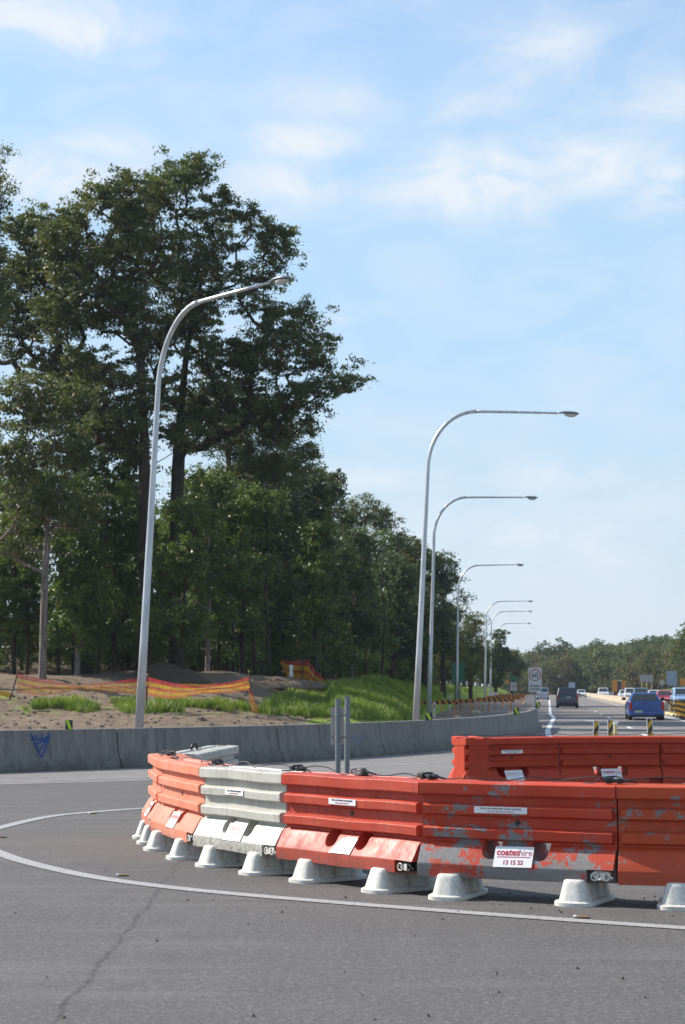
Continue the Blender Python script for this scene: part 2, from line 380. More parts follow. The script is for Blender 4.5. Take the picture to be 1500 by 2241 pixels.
M_blue_spray = flat('blue_spray_paint', (.03, .07, .22), .7, var=.4, scale=12); M_blue_stain = flat('faded_blue_spray', (.16, .21, .27), .8, var=.2, scale=10)

# ------------------------------------------------------------------ ground, road
poly_sheet('ground', [(-3000, -600), (3000, -600), (3000, 5000), (-3000, 5000)], -.03, M_ground)['kind'] = 'structure'
FOOT = [(-90, 56), (-60, 58), (-25, 60), (-12, 61.5), (-5, 64), (0, 72), (3.2, 85), (5, 102), (8.5, 143), (14, 210), (24, 300), (45, 480), (70, 700)]
HX = lambda d, off=0: 3.4 + .115 * d + off           # lane line of the highway, metres right of the axis
poly_sheet('road', [(-90, -25), (90, -25), (90, 90), (HX(900, 15), 900), (HX(900, -7), 900)] + FOOT[::-1], 0, M_asph)['kind'] = 'structure'
WALL = [Vector(p) for p in ((-26, 19.5, 0), (-13.5, 29.8, 0), (-9.6, 33, 0), (-6.8, 35.5, 0), (-4.05, 37.9, 0), (-1.96, 40, 0), (0.1, 42.9, 0), (1.9, 46.3, 0), (2.7, 48.2, 0), (4.6, 54, 0), (6.9, 65, 0), (8.45, 76, 0))]
wl = [(p.x, p.y) for p in WALL]
a_, b_, c_ = G(-900, 1722), G(0, 1718), G(420, 1706)
poly_sheet('road_slip_lane', [(-26.3, 19.8), (a_.x, a_.y), (b_.x, b_.y), (c_.x, c_.y), (3, 30.5), (14, 30), (30, 34), (HX(75, 6), 75), (HX(70, -2.5), 70)] + wl[:0:-1], .004, M_asph_light)['kind'] = 'structure'
poly_sheet('road_highway', [(HX(60, -5), 60), (HX(60, 6), 60), (HX(950, 16), 950), (HX(950, -5.6), 950)], .008, M_asph_hwy)['kind'] = 'structure'
gp = [(p.x - .25, p.y + .25) for p in WALL[:-2]]
poly_sheet('gravel_shoulder', gp + [(7, 68), (6.6, 80), (7.4, 102), (10.5, 143), (15.5, 210), (14, 210.5), (8.3, 143), (4.8, 102), (3.0, 85), (-.2, 72.3), (-5, 64.5), (-12, 62), (-25, 60.5), (-90, 56.5), (-90, 30)], .006, M_gravel)['kind'] = 'structure'

def smooth_path(pts, n=8, closed=False):
    P = [Vector(p) for p in pts]; out = []
    for i in range(len(P) - 1):
        p0, p1, p2, p3 = P[max(i - 1, 0)], P[i], P[i + 1], P[min(i + 2, len(P) - 1)]
        for k in range(n):
            t = k / n
            out.append(.5 * ((2 * p1) + (p2 - p0) * t + (2 * p0 - 5 * p1 + 4 * p2 - p3) * t * t + (3 * p1 - p0 - 3 * p2 + p3) * t ** 3))
    out.append(P[-1]); return out
def stripe(name, pts, w, z, mat, label=None):
    m = MB(); vs = []
    for i, p in enumerate(pts):
        d = (pts[min(i + 1, len(pts) - 1)] - pts[max(i - 1, 0)]); d.z = 0; d.normalize(); n = Vector((-d.y, d.x, 0))
        vs += [(p.x + n.x * w / 2, p.y + n.y * w / 2, z), (p.x - n.x * w / 2, p.y - n.y * w / 2, z)]
    m.add(vs, [(2 * i, 2 * i + 1, 2 * i + 3, 2 * i + 2) for i in range(len(pts) - 1)])
    o = m.build(name, mat); o.data.update(); 
    if o.data.polygons[0].normal.z < 0: o.data.flip_normals()
    o['kind'] = 'structure'; return o
nose = [G(*p) for p in ((800, 1762), (560, 1762), (340, 1768.5), (200, 1778), (100, 1789), (0, 1812), (-40, 1826), (-52, 1841), (-30, 1856), (0, 1868), (60, 1888), (200, 1919), (400, 1946), (700, 1973), (1100, 2004), (1500, 2032), (1900, 2056))]
stripe('road_line', smooth_path(nose, 8), .17, .006, M_paint)
stripe('road_line', smooth_path([G(100, 1709), G(333, 1702), G(620, 1689), G(904, 1673), G(1010, 1668)], 3), .14, .010, M_paint_faint)
ll = [(1202, 1618), (1199, 1600), (1204, 1588), (1213, 1571)]
stripe('road_line', [G(*p) for p in ll] + [Vector((HX(d, -3.3), d, 0)) for d in (115, 125, 250, 450, 900)], .2, .014, M_paint_far)
stripe('road_line', [Vector((HX(d, 3.45), d, 0)) for d in (70, 200, 450, 900)], .16, .014, M_paint_far)
for k in range(26):
    d0 = 62 + k * 12 * (1 + k * .02)
    stripe('road_line', [Vector((HX(d0), d0, 0)), Vector((HX(d0 + 3.2), d0 + 3.2, 0))], .16, .014, M_paint_far)
for (a, b) in (((1240, 1592), (1460, 1597)), ((1280, 1577), (1330, 1583))):
    stripe('road_line', [G(*a), G(*b)], .5, .014, M_paint_faint)

# embankment rising to the forest
ST = [  # foot, top (x,y,z), back (x,y,z)
    ((-90, 56), (-95, 86, 2.4), (-120, 190, 6)), ((-60, 58), (-60, 88, 2.2), (-75, 190, 6)), ((-25, 60), (-22, 87, 2.3), (-35, 190, 6)), ((-12, 61.5), (-14, 89, 2.2), (-22, 190, 5.5)),
    ((-5, 64), (-6, 98, 2.4), (-16, 200, 5)), ((0, 72), (-1.5, 112, 2.1), (-12, 220, 5)), ((3.2, 85), (1, 125, 2.1), (-8, 240, 5)), ((5, 102), (3, 140, 2.0), (-5, 260, 4.5)),
    ((8.5, 143), (6.6, 178, 1.9), (-3, 290, 4)), ((14, 210), (11.5, 228, 1.9), (0, 340, 4)), ((24, 300), (20, 322, 2), (5, 450, 4)), ((45, 480), (40, 500, 2), (15, 600, 5)), ((70, 700), (62, 720, 2), (30, 900, 6))]
def build_bank():
    rnd = np.random.RandomState(4)
    NS, NC = 14, 44
    S = []
    for i in range(len(ST) - 1):
        for k in range(NS): S.append((i, k / NS))
    S.append((len(ST) - 2, 1.0))
    from mathutils import noise
    vs, cov = [], []
    for (i, t) in S:
        F = Vector((*ST[i][0], 0)).lerp(Vector((*ST[i + 1][0], 0)), t); T = Vector(ST[i][1]).lerp(Vector(ST[i + 1][1]), t); B = Vector(ST[i][2]).lerp(Vector(ST[i + 1][2]), t)
        st = i + t
        for j in range(NC + 1):
            u = j / NC
            if u < .6:
                w = u / .6; p = F.lerp(T, w); z = T.z * (w ** 1.1) if st > 4.6 else T.z * w
                if st > 5: z = T.z * min(1, w * 1.5) ** .9
            else:
                w = (u - .6) / .4; p = T.lerp(B, w); z = T.z + (B.z - T.z) * w
            e = min(1, u * 8)
            nzv = noise.noise(Vector((p.x * .22, p.y * .22, 0))) * .38 + noise.noise(Vector((p.x * .8, p.y * .8, 3))) * .12
            # the last low foot is a bit sunk so it meets the road sheet
            vs.append((p.x, p.y, z + nzv * e - (.012 if j == 0 else -.012)))
            g = max(0, min(1, (st - 4.3) / .7)) * (1 if u < .62 else .3); g *= .8 if st > 5 else .7
            if st <= 4.6 and .14 < u < .30 and st > 2.6: g = .38
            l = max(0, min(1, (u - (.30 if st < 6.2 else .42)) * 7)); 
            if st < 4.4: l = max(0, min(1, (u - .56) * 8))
            cov.append((g, l, 0, 1))
    n = NC + 1; fs = [(a * n + b, a * n + b + 1, (a + 1) * n + b + 1, (a + 1) * n + b) for a in range(len(S) - 1) for b in range(NC)]
    me = bpy.data.meshes.new('embankment'); me.from_pydata(vs, [], fs); me.update()
    if me.polygons[0].normal.z < 0: me.flip_normals()
    at = me.color_attributes.new('cover', 'FLOAT_COLOR', 'POINT'); at.data.foreach_set('color', np.array(cov, dtype=np.float32).ravel())
    o = link('embankment', me, M_bank, smooth='all'); o['kind'] = 'structure'
    return bvh_of(me)
BANK = build_bank()
def hit(px, py, fallback=0.0):
    r = ray(px, py).normalized(); h = BANK.ray_cast(ORIG, r)
    if h[0] is not None: return h[0]
    return G(px, max(py, HORIZ + 2), fallback)
def ground_z(x, y):
    h = BANK.ray_cast(Vector((x, y, 50)), Vector((0, 0, -1)))
    return h[0].z if h[0] is not None else 0.0
# rise beyond the oncoming carriageway
def build_hill():
    from mathutils import noise
    vs = []; nx, ny = 40, 30
    for j in range(ny + 1):
        for i in range(nx + 1):
            d = 120 + 1000 * (j / ny) ** 1.4; off = 12.5 + (i / nx) ** 1.6 * 300
            x = HX(d, off); z = -.02 + min(1, i / 6) * .5 + (i / nx) ** 1.2 * 16
            vs.append((x, d, z + noise.noise(Vector((x * .05, d * .05, 0))) * min(1, i / 4) * .8))
    n = nx + 1; fs = [(j * n + i, j * n + i + 1, (j + 1) * n + i + 1, (j + 1) * n + i) for j in range(ny) for i in range(nx)]
    me = bpy.data.meshes.new('hillside'); me.from_pydata(vs, [], fs); me.update()
    link('hillside', me, M_ground, smooth='all')['kind'] = 'structure'
    return bvh_of(me)
HILL = build_hill()
def hill_z(x, y):
    h = HILL.ray_cast(Vector((x, y, 90)), Vector((0, 0, -1)))
    return h[0].z if h[0] is not None else 0.0

# ------------------------------------------------------------------ text
def text_mesh(s, size, bold=0.0, extrude=.0006, sx=1.0, shear=0):
    c = bpy.data.curves.new('t', 'FONT'); c.body = s; c.size = size; c.offset = bold; c.extrude = extrude; c.align_x = 'CENTER'; c.align_y = 'CENTER'; c.shear = shear
    c.resolution_u = 4
    o = bpy.data.objects.new('t', c); COL.objects.link(o)
    dg = bpy.context.evaluated_depsgraph_get(); me = bpy.data.meshes.new_from_object(o.evaluated_get(dg))
    bpy.data.objects.remove(o); bpy.data.curves.remove(c)
    if sx != 1: me.transform(Matrix.Diagonal((sx, 1, 1, 1)))
    return me

# ------------------------------------------------------------------ plastic water barriers
CORE = [(-.145, .90), (-.145, .44), (-.19, .405), (-.265, .275), (-.272, .262), (-.268, .168), (.268, .168), (.272, .262), (.265, .275), (.19, .405), (.145, .44), (.145, .90)]
RAILS = [(.805, .91), (.645, .735), (.462, .555)]
def barrier_body(L, cut_right=True, cut_left=False, holes=True):
    m = MB(); m.prism(CORE, -L / 2 + .012, L / 2 - .012, nx=8)
    core = link('core', m.mesh('core')); cutters = []
    if holes:
        for hx in (-.2, .2):
            c = MB(); n = 10
            pr = [(hx - .075, .455), (hx + .075, .455)] + [(hx + .075 * math.cos(a), .385 - .07 * math.sin(a)) for a in [math.pi * k / n for k in range(n + 1)]]
            vs = [(x, -.5, z) for x, z in pr] + [(x, .5, z) for x, z in pr]; k = len(pr)
            c.add(vs, [tuple(range(k)), tuple(range(2 * k - 1, k - 1, -1))] + [(i, i + k, (i + 1) % k + k, (i + 1) % k) for i in range(k)])
            cutters.append(link('cut', c.mesh('cut')))
    for s, on in ((1, cut_right), (-1, cut_left)):
        if on:
            c = MB(); x0, x1 = sorted((s * (L / 2 - .22), s * (L / 2 + .1))); c.box(x0, x1, -.5, -.17, .1, .272); cutters.append(link('cut', c.mesh('cut')))
    for c in cutters:
        b = core.modifiers.new('b', 'BOOLEAN'); b.object = c; b.operation = 'DIFFERENCE'; b.solver = 'EXACT'
    dg = bpy.context.evaluated_depsgraph_get(); me = bpy.data.meshes.new_from_object(core.evaluated_get(dg))
    for c in cutters: bpy.data.objects.remove(c)
    bpy.data.objects.remove(core)
    r = MB()
    for i, (z0, z1) in enumerate(RAILS):
        hw = .205 if i == 0 else .198
        e = .004 if i == 0 else .035
        zt = z1; h = (z1 - z0)
        for s in (-1, 1):
            if i == 0 and s == 1: continue
            if i == 0:
                pr = [(-hw, z0 + .012), (-hw + .015, z0), (-.12, z0 - .004), (.12, z0 - .004), (hw - .015, z0), (hw, z0 + .012), (hw, zt - .012), (hw - .02, zt), (.07, zt + .006), (.05, zt - .018), (-.05, zt - .018), (-.07, zt + .006), (-hw + .02, zt), (-hw, zt - .012)]
            else:
                pr = [(s * .13, z0 - .012), (s * hw, z0 + .012), (s * (hw + .004), zt - .014), (s * (hw - .012), zt), (s * .13, zt + .008)]
            r.prism(pr, -L / 2 + e, L / 2 - e, nx=8)
    # filler neck on top
    bm = bmesh.new(); bm.from_mesh(me); bm.from_mesh(r.mesh('r')); 
    # soft warps of hollow plastic
    from mathutils import noise
    ph = random.random() * 50
    for v in bm.verts:
        v.co.y += noise.noise(Vector((v.co.x * 2.2 + ph, v.co.z * 3, 0))) * .008; v.co.z += noise.noise(Vector((v.co.x * 1.8 + ph, 7, 0))) * .007
    me2 = bpy.data.meshes.new('body'); bm.to_mesh(me2); bm.free(); return me2
def foot_mesh():
    m = MB()
    # base skirt with a wavy edge
    n = 40; vs = []
    for z, q in ((0, 1.0), (.028, 1.0), (.038, .93)):
        for k in range(n):
            th = 2 * math.pi * (k + .5) / n; c, s = math.cos(th), math.sin(th); w = 1 + .035 * math.sin(th * 9)
            vs.append((.158 * q * w * math.copysign(abs(c) ** .4, c), .37 * q * (1 + .02 * math.sin(th * 7)) * math.copysign(abs(s) ** .4, s), z))
    fs = [(j * n + k, j * n + (k + 1) % n, (j + 1) * n + (k + 1) % n, (j + 1) * n + k) for j in range(2) for k in range(n)] + [tuple(2 * n + k for k in range(n)), tuple(reversed(range(n)))]
    m.add(vs, fs)
    for s in (-1, 1):
        m.frustum(0, s * .235, .030, .196, .122, .112, .088, .074, n=24, p=3.2, dy=-s * .02)
        m.frustum(0, s * .10, .030, .168, .11, .10, .09, .08, n=20, p=5)
    m.box(-.07, .07, -.2, .2, .03, .15)
    m.box(-.012, .012, -.18, .18, .14, .172)
    return m.mesh('foot')
FOOT_ME = foot_mesh()
def decals(body_parent, kind, torn=False):
    """the hire company's sticker on the sloping base and the strip on the middle rail"""
    sl = Vector((0, -.265 + .19, .275 - .405)).normalized()       # down the slope
    nrm = Vector((0, -.13, -.075 * -1)).normalized(); nrm = Vector((0, -sl.z * -1, 0)); up = -sl
    nrm = up.cross(Vector((1, 0, 0))) * -1
    if nrm.y > 0: nrm = -nrm
    xax = Vector((1, 0, 0)); M = Matrix(((xax.x, up.x, nrm.x, 0.0), (xax.y, up.y, nrm.y, -.229), (xax.z, up.z, nrm.z, .338), (0, 0, 0, 1)))
    M = Matrix.Translation(nrm * .006) @ M
    off = Matrix.Translation((-.005, 0, 0))
    st = MB()
    if torn:
        pts = [(-.155, -.075), (.12, -.078), (.15, .07), (.02, .078), (-.06, .05), (-.10, -.01)]
    else: pts = [(-.158, -.086), (.158, -.086), (.158, .088), (-.158, .088)]
    k = len(pts); st.add([(x, y, 0) for x, y in pts] + [(x, y, .002) for x, y in pts], [tuple(reversed(range(k))), tuple(range(k, 2 * k))] + [(i, (i + 1) % k, (i + 1) % k + k, i + k) for i in range(k)])
    me = st.mesh('sticker'); me.transform(off @ M @ Matrix.Rotation(R(1.0), 4, 'Z')); s = link('sticker', me, M_stick, body_parent)
    if kind == 'bold':
        lay = [('coates', .079, .0016, (-.050, .038), M_ink, .90), ('hire', .079, -.0008, (.094, .036), M_ink, .90), ('13 15 52', .052, .0008, (.0, -.048), M_ink, .92)]
    else: lay = [('coates', .079, .0012, (-.050, .038), kind, .90), ('hire', .079, -.0006, (.094, .036), kind, .90), ('13 15 52', .05, 0, (.0, -.048), kind, .92)]
    if torn: lay = []
    for tx, sz, bo, (x, y), mt, sx in lay:
        t = text_mesh(tx, sz, bo, sx=sx); t.transform(off @ M @ Matrix.Rotation(R(1.0), 4, 'Z') @ Matrix.Translation((x, y, .0035))); link('lettering', t, mt, s)
    if lay:
        h = MB()
        for i in range(26):
            x = -.135 + i * .0105
            h.add([(x, -.006, .0035), (x + .006, -.006, .0035), (x + .010, .004, .0035), (x + .004, .004, .0035)], [(0, 1, 2, 3)])
        t = h.mesh('hatching'); t.transform(off @ M @ Matrix.Rotation(R(1.0), 4, 'Z')); link('hatching', t, lay[0][4], s)
def strip_decal(parent, x=-.1, worn=False, w=.42):
    s = MB(); s.box(x - w / 2, x + w / 2, -.2075, -.2035, .672, .724); o = s.build('warning_strip', M_stick, parent)
    t = text_mesh('THIS IS AN APPROVED CRASH BARRIER', .0185, .0002, sx=w / .42 * 1.02)
    t.transform(Matrix.Translation((x, -.2085, .708)) @ Matrix.Rotation(R(90), 4, 'X')); link('lettering', t, M_inkd, o)
    t = text_mesh('DO NOT MOVE OR STACK', .016, .0002); t = text_mesh('THIS IS AN APPROVED CRASH BARRIER', .012, 0, sx=w / .42)
    t.transform(Matrix.Translation((x, -.2085, .686)) @ Matrix.Rotation(R(90), 4, 'X')); link('lettering', t, M_ink, o)
def barrier(A, B, mat, label, group, side=1, sticker=None, torn=False, strip=None, feet=(-.27, .27), conn=None, cut_right=True, cut_left=False, drain=True, topfit=True):
    A = Vector((A.x, A.y, 0)); B = Vector((B.x, B.y, 0)); d = B - A; L = d.length; d.normalize()
    n = Vector((d.y, -d.x, 0)) * side          # towards the viewer
    c = (A + B) / 2 - n * .20
    ang = math.atan2(d.y, d.x) + (0 if side == 1 else math.pi)
    t = thing('water_barrier', label, 'barrier', c, ang, group)
    link('body', barrier_body(L, cut_right, cut_left), mat, t, bevel=.007, smooth=True)
    for fx in feet:
        f = link('foot', FOOT_ME, None, t); 
        if not FOOT_ME.materials: FOOT_ME.materials.append(M_foot); FOOT_ME.polygons.foreach_set('use_smooth', [True] * len(FOOT_ME.polygons)); FOOT_ME.set_sharp_from_angle(angle=R(50))
        f.location = (fx * L, -.02 + random.uniform(-.03, .03), .0); f.rotation_euler = (0, 0, random.uniform(-.06, .06))
    if sticker: decals(t, sticker, torn)
    if strip is not None: strip_decal(t, *strip)
    if drain:
        p = MB(); p.tube([(0.0, -.1455, .602), (0, -.150, .602)], .021, 14); p.build('drain_plug', M_black, t)
    # filler cap
    p = MB(); p.tube([(.33 * L, .0, .885), (.33 * L, 0, .918)], .045, 14); p.build('filler_cap', M_black if conn else mat, t, smooth=True)
    if conn:
        m = MB(); x = L / 2 - .12
        m.box(x - .05, x + .07, -.235, -.172, .19, .262)
        m.tube([(x + .05 + .03 * math.cos(a), -.252 + .006 * math.sin(a), .225 + .03 * math.sin(a)) for a in [2 * math.pi * k / 10 for k in range(11)]], .008, 6)
        m.tube([(x - .06, -.25, .235), (x, -.262, .20), (x + .04, -.25, .25), (x + .1, -.245, .21)], .010, 6)
        o = m.build('connector', conn, t)
        tg = MB(); tg.tube([(x - .04 + .028 * math.cos(a), -.262, .222 + .028 * math.sin(a)) for a in [2 * math.pi * k / 12 for k in range(13)]], .006, 6); tg.box(x + .01, x + .045, -.268, -.262, .20, .25)
        tg.build('wire_loop', M_foot, o)
    return t
TZ = .915
J = [G(*p, TZ) for p in ((325, 1649), (345, 1660), (437, 1676), (617, 1690), (917, 1708), (1348, 1718))]
J.append(J[-1] + Vector((1.58, -.36, 0)))
B2, B0 = Vector((-1.36, 23.5, 0)), Vector((-1.66, 20.4, 0)); B1 = (B2 + B0) / 2
random.seed(3)
GRP = 'water filled plastic barriers round the traffic island'
PLUM = flat('faded_pink_print', (.62, .22, .20), .5); PLUM2 = flat('faded_print', (.66, .45, .45), .5)
b0 = barrier(J[0], J[1], M_or_fade, 'short looking faded orange barrier seen almost end on, at the left corner of the island', GRP, sticker=PLUM, feet=(-.2, .28), conn=M_black)
b1 = barrier(J[1], J[2], M_or_fade, 'faded salmon orange plastic barrier between the corner barrier and the first white barrier', GRP, sticker=PLUM, conn=M_black)
b2 = barrier(J[2], J[3], M_white, 'dirty white plastic barrier between the faded orange one and the dark red one', GRP, sticker=PLUM, strip=(-.08, False, .34), conn=M_foot, drain=False)
b3 = barrier(J[3], J[4], M_red, 'red plastic barrier with a torn white sticker, right of the white barrier', GRP, sticker='bold', torn=True, strip=(-.06, True, .36), conn=M_black)
b4 = barrier(J[4], J[5], M_peel, 'red plastic barrier with grey peeling paint and a clear hire sticker', GRP, sticker='bold', strip=(-.12, False, .44), feet=(-.33, .31), conn=M_foot)
b5 = barrier(J[5], J[6], M_orp, 'scuffed orange plastic barrier cut off by the right edge of the photo, in front row', GRP, sticker=None, feet=(-.22, .3), conn=None, cut_right=False)
b6 = barrier(B1, B0, M_white, 'weathered white barrier on the far side of the island, joined behind the faded orange corner', GRP, side=-1, drain=False)
b7 = barrier(B2, B1, M_white, 'weathered white barrier with its free end facing the concrete wall', GRP, side=-1, drain=False)
# right of frame the row goes on round the island
K = [G(*p, TZ) for p in ((985, 1616), (1019, 1615), (1226, 1612), (1447, 1611))]
K[0] = K[1] + Vector((-.13, 1.25, 0))
K.append(K[3] + Vector((1.58, .05, 0)))
GR2 = 'orange plastic barriers in the row behind'
r0 = barrier(K[0], K[1], M_or, 'orange barrier turned end on at the left tip of the rear row', GR2, cut_right=False, drain=False)
r1 = barrier(K[1], K[2], M_or, 'orange barrier in the rear row with a bleached sticker, first of the full length ones', GR2, sticker=PLUM2, strip=(-.03, False, .38))
r2 = barrier(K[2], K[3], M_or, 'orange rear row barrier with a legible hire sticker, in front of the striped posts', GR2, sticker='bold')
r3 = barrier(K[3], K[4], M_or, 'orange barrier of the rear row cut off by the right edge of the photo', GR2)

# lighting cable with its black plugs lying along the barrier tops
def on_top(a, b, t, off=-.0, z=.925):
    d = (b - a).normalized(); n = Vector((d.y, -d.x, 0)); p = a.lerp(b, t) - n * (.2 + off); return Vector((p.x, p.y, z))
rs = random.Random(5); pts = []
for i in range(6):
    for k in range(9):
        t = k / 9; z = .925 + (.045 * abs(math.sin(k * .7 + i * 1.3)) if rs.random() < .75 else 0)
        pts.append(on_top(J[i], J[i + 1], t, .07 * math.sin(k * 1.1 + i * 2) - .06, z))
m = MB(); m.tube(smooth_path(pts, 4), .0045, 6); tag(m.build('cable', M_black, smooth=True), 'thin black power cable looping along the tops of the front barrier row', 'cable')
pts = []
for i in range(1, 4):
    for k in range(8):
        pts.append(on_top(K[i], K[i + 1], k / 8, .05 * math.sin(k * 1.4 + i), .925 + .03 * abs(math.sin(k * .8 + i))))
m = MB(); m.tube(smooth_path(pts, 4), .0045, 6); tag(m.build('cable', M_black, smooth=True), 'thin black cable along the tops of the rear orange barriers', 'cable')
plug_lab = ['black plug clump at the left corner joint of the island barriers', 'black plug on the join of the faded orange and first white barrier', 'black plug on the join of the white and the torn sticker barrier', 'black plug on the join left of the peeling barrier', 'black plug on the join right of the peeling barrier', 'black hoop shaped cap on the back of the corner barriers', 'black dome cap in the middle of the torn sticker barrier']
def plug(p, ang, lab, kind=0):
    t = thing('cable_plug', lab, 'plug', p, ang, 'black plugs on the barrier tops')
    m = MB()
    if kind == 0: m.box(-.085, .085, -.035, .035, .012, .034); m.box(-.06, -.02, -.05, .05, .0, .045); m.box(.03, .065, -.05, .04, .0, .04)
    elif kind == 1: m.tube([(.075 * math.cos(a), 0, .075 * math.sin(a)) for a in [math.pi * k / 10 for k in range(11)]], .016, 8)
    else: m.frustum(0, 0, 0, .055, .075, .05, .05, .03, n=16, p=2.4)
    m.build('housing', M_black, t, bevel=.004)
    w = MB(); w.tube(smooth_path([(-.16, .03, .006), (-.1, -.02, .04), (0, .04, .05), (.1, -.03, .03), (.17, .02, .006)], 5), .006, 6); w.build('lead', M_black, t, smooth=True)
jang = lambda a, b: math.atan2((b - a).y, (b - a).x)
plug(on_top(J[0], J[1], .55, 0, .92), jang(J[0], J[1]), plug_lab[0]); plug(on_top(J[1], J[2], .96, 0, .92), jang(J[1], J[2]), plug_lab[1])
plug(on_top(J[2], J[3], .97, 0, .92), jang(J[2], J[3]), plug_lab[2]); plug(on_top(J[3], J[4], .98, -.06, .92), jang(J[3], J[4]), plug_lab[3]); plug(on_top(J[4], J[5], .97, -.06, .92), jang(J[4], J[5]), plug_lab[4])
plug(G(418, 1640, .92) + Vector((.05, -.1, 0)), 1.2, plug_lab[5], 1); plug(on_top(J[3], J[4], .44, .05, .915), jang(J[3], J[4]), plug_lab[6], 2)

# sign posts on the island behind the barriers
def island_sign():
    Y = 24.0; p1, p2 = AT(739.5, 1700, Y), AT(759, 1700, Y + .5)
    t = thing('sign_post', 'pair of grey steel posts with a narrow sign plate seen from behind, on the island', 'sign', (p1.x, Y, 0))
    for (px, top, dy) in ((740, 1531, 0), (759, 1526, .45)):
        x = AT(px, 1600, Y + dy).x - p1.x; zt = AT(px, top, Y + dy).z
        m = MB(); m.tube([(x, dy, 0), (x + .012 * (px > 750), dy, zt)], .036, 14); o = m.build('post', M_galdark, t, smooth=True)
        m = MB(); m.tube([(x, dy, zt), (x, dy, zt + .012)], .043, 14); m.build('cap', M_galdark, o, smooth=True)
    m = MB(); zl, zh = AT(740, 1630, Y).z, AT(740, 1549, Y).z; m.box(-.095, .085, .048, .052, zl, zh); m.build('sign_plate', M_signback, t, bevel=.001)
    for z in (zl + .10, zh - .10):
        m = MB(); m.box(-.09, .18, .038, .049, z - .01, z + .01); m.tube([(-.05, .03, z - .006), (.05, -.045, z - .006)], .006); m.build('bracket', M_galdark, t)
island_sign()

# ------------------------------------------------------------------ concrete wall
WPROF = [(-.30, 0), (-.30, .07), (-.17, .30), (-.105, .80), (-.09, .82), (.09, .82), (.105, .80), (.17, .30), (.30, .07), (.30, 0)]
def sharp_side(P, Q): d = (Q - P).normalized(); return d
def resample(P, step):
    d = [0]
    for a, b in zip(P, P[1:]): d.append(d[-1] + (b - a).length)
    def at(s):
        for i in range(len(P) - 1):
            if s <= d[i + 1] or i == len(P) - 2:
                return P[i].lerp(P[i + 1], (s - d[i]) / (d[i + 1] - d[i]))
    return at, d[-1]
wcurve = smooth_path(WALL, 6); wat, wlen = resample(wcurve, 1)
# joints surveyed from the picture
def s_of_x(px):
    best = min(range(2001), key=lambda k: abs((lambda p: CX + FPX * p.x / p.y)(wat(wlen * k / 2000)) - px)); return wlen * best / 2000
js = [s_of_x(x) for x in (-60, 273, 621, 845, 1003, 1100, 1156)]
step = js[1] - js[0]; cuts = [js[0] - 5 * k for k in range(4, 0, -1) if js[0] - 5 * k > 0] + js + [wlen]
wlab = ['concrete wall block farthest out of the left of view', 'concrete wall block out of the left of view beside the slip lane', 'concrete wall block left of the graffiti block', 'concrete wall block nearest the left edge', 'concrete wall block with a blue triangle sprayed on it', 'plain concrete wall block behind the white barrier end', 'concrete wall block behind the pair of steel posts', 'concrete wall block under the second lamp post', 'concrete wall block right of the lime striped marker by the lamp posts', 'streaked concrete wall block on the bend before the end', 'last concrete wall block at the right end, beside the highway']
WB = []
for i in range(len(cuts) - 1):
    s0, s1 = cuts[i] + .012, cuts[i + 1] - .012; n = 8
    cs = [wat(s0 + (s1 - s0) * k / n) for k in range(n + 1)]; c = (cs[0] + cs[-1]) / 2
    vs = []
    for k in range(n + 1):
        d = (wat(min(wlen, s0 + (s1 - s0) * k / n + .1)) - wat(max(0, s0 + (s1 - s0) * k / n - .1))).normalized(); nn = Vector((-d.y, d.x, 0))
        ctr = cs[k] + nn * .30
        vs += [ctr + nn * y + Vector((0, 0, z)) - c for y, z in WPROF]
    q = len(WPROF); fs = [(k * q + a, (k + 1) * q + a, (k + 1) * q + (a + 1) % q, k * q + (a + 1) % q) for k in range(n) for a in range(q)] + [tuple(range(q)), tuple(n * q + a for a in reversed(range(q)))]
    m = MB(); m.add(vs, fs); o = m.build('concrete_barrier', M_conc, bevel=.012); o.location = c
    tag(o, wlab[min(max(i + 11 - (len(cuts) - 1), 0), 10)], 'concrete barrier', 'concrete blocks of the curved wall'); WB.append(o)
def decal_on(o, strokes, w, mat, name):
    bv = bvh_of(o.data, Matrix.Translation(o.location)); m = MB()
    for st in strokes:
        P = []
        for (a, b) in zip(st, st[1:]):
            for k in range(6): P.append((a[0] + (b[0] - a[0]) * k / 6, a[1] + (b[1] - a[1]) * k / 6))
        P.append(st[-1]); Q = []
        for (x, y) in P:
            h = bv.ray_cast(ORIG, ray(x, y).normalized())
            if h[0] is not None: Q.append((h[0] + h[1] * (.006 if h[1].dot(ORIG - h[0]) > 0 else -.006) - o.location, h[1]))
        vs = []
        for i, (p, nn) in enumerate(Q):
            d = (Q[min(i + 1, len(Q) - 1)][0] - Q[max(i - 1, 0)][0]).normalized(); s = d.cross(nn).normalized() * w * random.uniform(.8, 1.2) / 2
            vs += [p + s, p - s]
        if len(Q) > 1: m.add(vs, [(2 * i, 2 * i + 1, 2 * i + 3, 2 * i + 2) for i in range(len(Q) - 1)])
    return m.build(name, mat, o)
gi = min(range(len(WB)), key=lambda i: abs((CX + FPX * WB[i].location.x / WB[i].location.y) - 100))
decal_on(WB[gi], [[(68, 1606), (78, 1630), (91, 1658)], [(108, 1606), (102, 1632), (91, 1658)], [(67, 1619), (108, 1617)], [(80, 1607), (80, 1618)], [(92, 1606), (91, 1617)], [(75, 1630), (90, 1624), (104, 1618)], [(84, 1645), (96, 1630), (101, 1620)], [(70, 1611), (76, 1618)], [(104, 1611), (98, 1618)]], .045, M_blue_spray, 'graffiti')
gi2 = min(range(len(WB)), key=lambda i: abs((CX + FPX * WB[i].location.x / WB[i].location.y) - 760))
decal_on(WB[gi2], [[(770, 1616), (778, 1610), (786, 1618), (795, 1612)], [(774, 1626), (790, 1622)]], .05, M_blue_stain, 'faded_graffiti')
